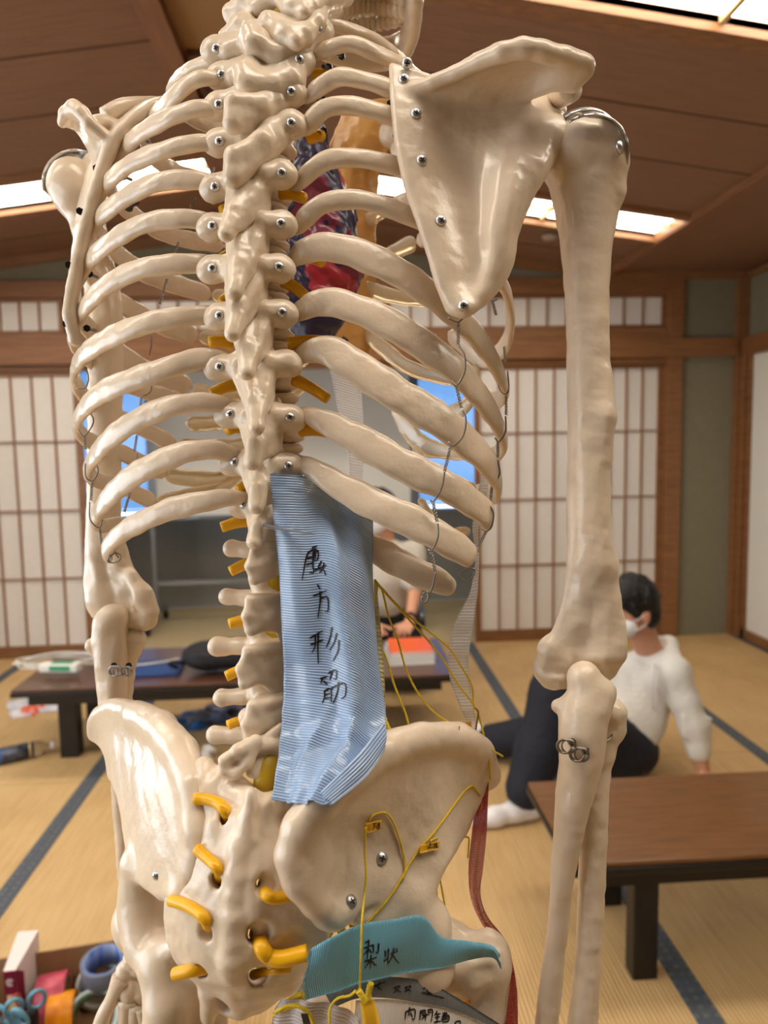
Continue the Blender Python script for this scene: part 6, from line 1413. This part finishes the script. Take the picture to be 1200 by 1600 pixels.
def head(b,hb,c,f,r,upv,hair_r=1.0):
    """c centre of skull, f facing, r right-hand side of the head"""
    R=np.stack([r,f,upv]); 
    b.ell(c+upv*.02,(.073,.090,.092),R,k=.02); b.ell(c+f*.022-upv*.045,(.056,.066,.066),R,k=.02); b.ell(c+f*.062-upv*.082,(.024,.022,.018),R,k=.02)
    b.ell(c+f*.094-upv*.02,(.011,.018,.020),R,k=.01); b.ell(c+f*.100-upv*.034,(.016,.014,.011),R,k=.008)
    for s in (-1,1):
        b.ell(c+r*s*.076-upv*.018-f*.008,(.008,.018,.030),R,k=.006); b.ell(c+r*s*.032+f*.082+upv*.012,(.017,.010,.010),R,k=.006,cut=True); b.ell(c+r*s*.034+f*.086+upv*.024,(.022,.010,.007),R,k=.008)
    b.ell(c+f*.086-upv*.062,(.026,.012,.007),R,k=.004)
    hb.ell(c+upv*.030-f*.014,(.086*hair_r,.098*hair_r,.094*hair_r),R,k=.02); hb.ell(c+upv*.062+f*.040,(.076,.062,.052),R,k=.02); hb.ell(c-upv*.03-f*.055,(.070,.050,.062),R,k=.02)
    hb.ell(c+f*.105-upv*.055,(.10,.060,.095),R,k=.012,cut=True)
    rr_=np.random.default_rng(3)
    for _ in range(60):
        v_=rr_.normal(size=3); v_[2]=abs(v_[2]); v_/=np.linalg.norm(v_); w_=r*v_[0]*.085-f*abs(v_[1])*.098*(1 if rr_.random()<.6 else -.75)+upv*v_[2]*.098
        p=c+upv*.028+w_; hb.cone(p,p+w_*.09-upv*.02+rr_.normal(size=3)*.008,.010,.004,.008)
def eyes(t,c,f,r,upv):
    em=MB()
    for s in (-1,1): em.lathe([(0,0),(.008,0),(.006,.004),(0,.006)],12,o=c+r*s*.032+f*.081+upv*.012,R=np.array(orient(f).to_3x3()))
    em.obj('eyes',mat('eye_dark',srgb(30,22,20),.2),t,True)
def facemask(t,c,f,r,upv):
    m=SDF(); R=np.stack([r,f,upv]); m.ell(c+f*.034-upv*.052,(.064,.078,.052),R,k=.01); m.ell(c+f*.100-upv*.03,(.016,.016,.020),R,k=.02); m.ell(c+f*.0-upv*.05-f*.030,(.12,.062,.12),R,k=.006,cut=True)
    o=link('face_mask',m.build(.003,0),t,maskm,True)
    for s in (-1,1): tube('mask_strap',[c+r*s*.060+f*.045-upv*.035,c+r*s*.074+f*.015-upv*.02,c+r*s*.080-f*.008+upv*.006],.0018,maskm,o,6,10); tube('mask_strap',[c+r*s*.058+f*.04-upv*.07,c+r*s*.072+f*.01-upv*.055,c+r*s*.080-f*.012-upv*.04],.0018,maskm,o,6,10)
W=lambda px,py,Y: atY(px,py,Y)
# --- person sitting on the mats at the right, leaning back on one arm
pr=empty('person',(*W(965,1215,2.63)[:2],0)); hips=W(968,1196,2.64); hips[2]=.115
chest=W(1012,1075,2.68); neck=W(1018,1012,2.66); hc=W(986,950,2.60)
f_=np.array([-.93,-.22,-.12]); f_/=np.linalg.norm(f_); upv=np.array([-.12,0,1.]); upv-=f_*(upv@f_); upv/=np.linalg.norm(upv); r_=np.cross(f_,upv)
b=SDF(); hb=SDF(); head(b,hb,hc,f_,r_,upv)
b.cone(neck+np.array([.0,0,-.03]),hc-upv*.05-f_*.02,.052,.047,.012); b.chain([(neck-np.array([0,0,.05]),.06),(chest,.10),(hips,.10)],.02)
shN=W(1052,1050,2.56); elN=W(1083,1132,2.52); wrN=W(1097,1215,2.50); hN=W(1102,1240,2.48)
shF=W(988,1046,2.80); elF=W(955,1130,2.86); wrF=W(905,1120,2.80)
hN[2]=.045; wrN[2]=.085
b.chain([(shN,.045),(elN,.036),(wrN,.026)],.01); b.chain([(shF,.045),(elF,.036),(wrF,.026)],.01); b.tri(shN,shF,chest,.05,.05,.06,.02)
sk_hand(b,hN+np.array([-.01,0,.01]),np.array([.85,-.25,-.22]),np.array([-.25,-.9,0.]),np.array([0,0,-.4]))
sk_hand(b,wrF,wrF-elF,np.array([0,0,1.]),np.array([0,-.5,-.3]))
kneeN=W(868,1082,2.44); ankN=W(822,1258,2.36); ankN[2]=.075; kneeF=W(850,1180,2.78); kneeF[2]=.12; ankF=W(742,1195,2.86); ankF[2]=.06
b.chain([(hips+np.array([0,-.08,0]),.085),(kneeN,.055),(ankN,.036)],.02); b.chain([(hips+np.array([0,.08,0]),.085),(kneeF,.055),(ankF,.036)],.02)
link('body',b.build(.005,0),pr,skin,True); link('hair',hb.build(.004,.0012,3),pr,hairm,True); eyes(pr,hc,f_,r_,upv); facemask(pr,hc,f_,r_,upv)
h=SDF(); h.chain([(neck+np.array([0,0,-.045]),.072),(chest+np.array([0,0,.01]),.104),(chest*.5+hips*.5,.110),(hips+np.array([0,0,.03]),.130)],.03)
h.tri(shN,shF,chest,.062,.062,.07,.03); h.chain([(shN,.058),(elN*.55+shN*.45,.054),(elN,.052),(elN*.5+wrN*.5,.044)],.015); h.chain([(shF,.064),(elF,.055),(wrF*.7+elF*.3,.045)],.02)
h.cone(elN*.52+wrN*.48,elN*.42+wrN*.58,.046,.044,.004)
h.chain([(neck+np.array([.06,-.05,-.01]),.026),(neck+np.array([.075,.02,0]),.034),(neck+np.array([.05,.09,-.01]),.026)],.02); h.cone(neck+np.array([0,0,.03]),hc-upv*.07-f_*.01,.056,.050,.004,cut=True)
for i in range(5): h.cone(elN+np.array([-.05,-.03,-.03+.018*i]),elN+np.array([.05,-.03,-.05+.02*i]),.008,.006,.012)
hoodie=link('hoodie',h.build(.005,.0012,6),pr,mat('white_sweat_fabric',srgb(226,224,218),.85,bump=.002,bscale=30),True)
for dy in (0,.03): tube('drawstring',[neck+np.array([-.03,-.095-dy,-.03]),neck+np.array([-.05,-.125-dy,-.10]),neck+np.array([-.045,-.13-dy,-.19])],.004,sockm,hoodie,6,12)
t_=SDF(); t_.ell(hips,(.14,.15,.11),k=.03); t_.chain([(hips+np.array([-.02,-.07,.02]),.105),(kneeN,.085),(kneeN*.45+ankN*.55,.080),(ankN+np.array([0,0,.035]),.070)],.03); t_.chain([(hips+np.array([-.02,.08,0]),.105),(kneeF,.082),(ankF,.062)],.03); t_.cone(kneeN+np.array([.02,0,-.06]),hips+np.array([-.12,0,.0]),.07,.08,.03)
link('trousers',t_.build(.006,.0014,8),pr,mat('navy_trousers',srgb(24,26,38),.8),True)
def sock(ank,toe,par,nm='sock'):
    s_=SDF(); d_=toe-ank; d_[2]=0; d_/=np.linalg.norm(d_); a=ank.copy(); a[2]=0
    s_.chain([(a-d_*.045+up*.034,.032),(a+d_*.05+up*.036,.034),(a+d_*.13+up*.032,.031),(a+d_*.19+up*.024,.022)],.02); s_.cone(a+up*.04,a+up*.11-d_*.01,.038,.036,.02); return link(nm,s_.build(.004,.001,2),par,sockm,True)
sock(W(826,1258,2.36),W(735,1285,2.30),pr); sock(ankF,ankF+np.array([-.2,.03,0]),pr)
tag(pr,'person in white hoodie and navy trousers sitting on the mats, leaning back on one arm','person')
# --- person kneeling behind the far table
pk=empty('person',(.17,3.80,0)); hc=W(592,800,3.80); f_=np.array([-.75,-.55,-.32]); f_/=np.linalg.norm(f_); upv=np.array([0,0,1.])-f_*(-.32); upv-=f_*(upv@f_); upv/=np.linalg.norm(upv); r_=np.cross(f_,upv)
b=SDF(); hb=SDF(); head(b,hb,hc,f_,r_,upv); nk=hc+np.array([.03,.03,-.15]); ch=nk+np.array([.0,.02,-.20]); hp=ch+np.array([0,.06,-.34]); hp[2]=.36
b.cone(nk,hc-upv*.06,.05,.048,.01); b.chain([(nk+np.array([0,0,-.04]),.06),(ch,.10),(hp,.11)],.02)
sR=nk+np.array([.15,-.02,-.07]); sL=nk+np.array([-.16,.02,-.07]); eR=W(648,925,3.72); wR=W(640,978,3.50); eL=sL+np.array([-.04,-.08,-.26]); wL=eL+np.array([.10,-.22,-.06]); wL[2]=.40; wR[2]=.41
b.chain([(sR,.045),(eR,.034),(wR,.025)],.01); b.chain([(sL,.045),(eL,.034),(wL,.025)],.01)
sk_hand(b,wR,np.array([-.35,-.9,-.15]),np.array([-.9,.3,0.]),np.array([0,0,-.3]),.9); sk_hand(b,wL,np.array([.3,-.9,-.15]),np.array([.9,.3,0.]),np.array([0,0,-.3]),.9)
for s in (-1,1): b.chain([(hp+np.array([s*.09,0,-.02]),.08),(hp+np.array([s*.11,-.20,-.24]),.06),(hp+np.array([s*.10,.22,-.31]),.04)],.02)
link('body',b.build(.006,0),pk,skin,True); link('hair',hb.build(.005,.001,3),pk,hairm,True); eyes(pk,hc,f_,r_,upv); facemask(pk,hc,f_,r_,upv)
h=SDF(); h.chain([(nk+np.array([0,0,-.04]),.068),(ch,.122),(ch*.5+hp*.5,.120),(hp+np.array([0,0,.04]),.125)],.03); h.tri(sR,sL,ch,.055,.055,.07,.03); h.chain([(sR,.062),(eR*.75+sR*.25,.062)],.02); h.chain([(sL,.062),(eL*.75+sL*.25,.062)],.02); h.cone(nk+np.array([0,0,.01]),hc-upv*.05,.055,.055,.004,cut=True)
link('shirt',h.build(.006,.0009,9),pk,mat('cream_shirt',srgb(206,198,184),.85),True)
t_=SDF(); t_.ell(hp,(.14,.13,.10),k=.03)
for s in (-1,1): t_.chain([(hp+np.array([s*.09,0,-.02]),.10),(hp+np.array([s*.11,-.20,-.25]),.08),(hp+np.array([s*.10,.20,-.29]),.06)],.03)
link('trousers',t_.build(.007,.002,8),pk,mat('black_trousers',srgb(28,28,32),.8),True)
wt_=MB().lathe([(.029,-.012),(.033,-.01),(.033,.01),(.029,.012)],18,o=wR*.85+eR*.15,R=np.array(orient(wR-eR).to_3x3())).obj('wristwatch',black,pk,True); wt_['label']='black wristwatch'
tag(pk,'person in cream shirt and black wristwatch kneeling behind the far table by the books','person')
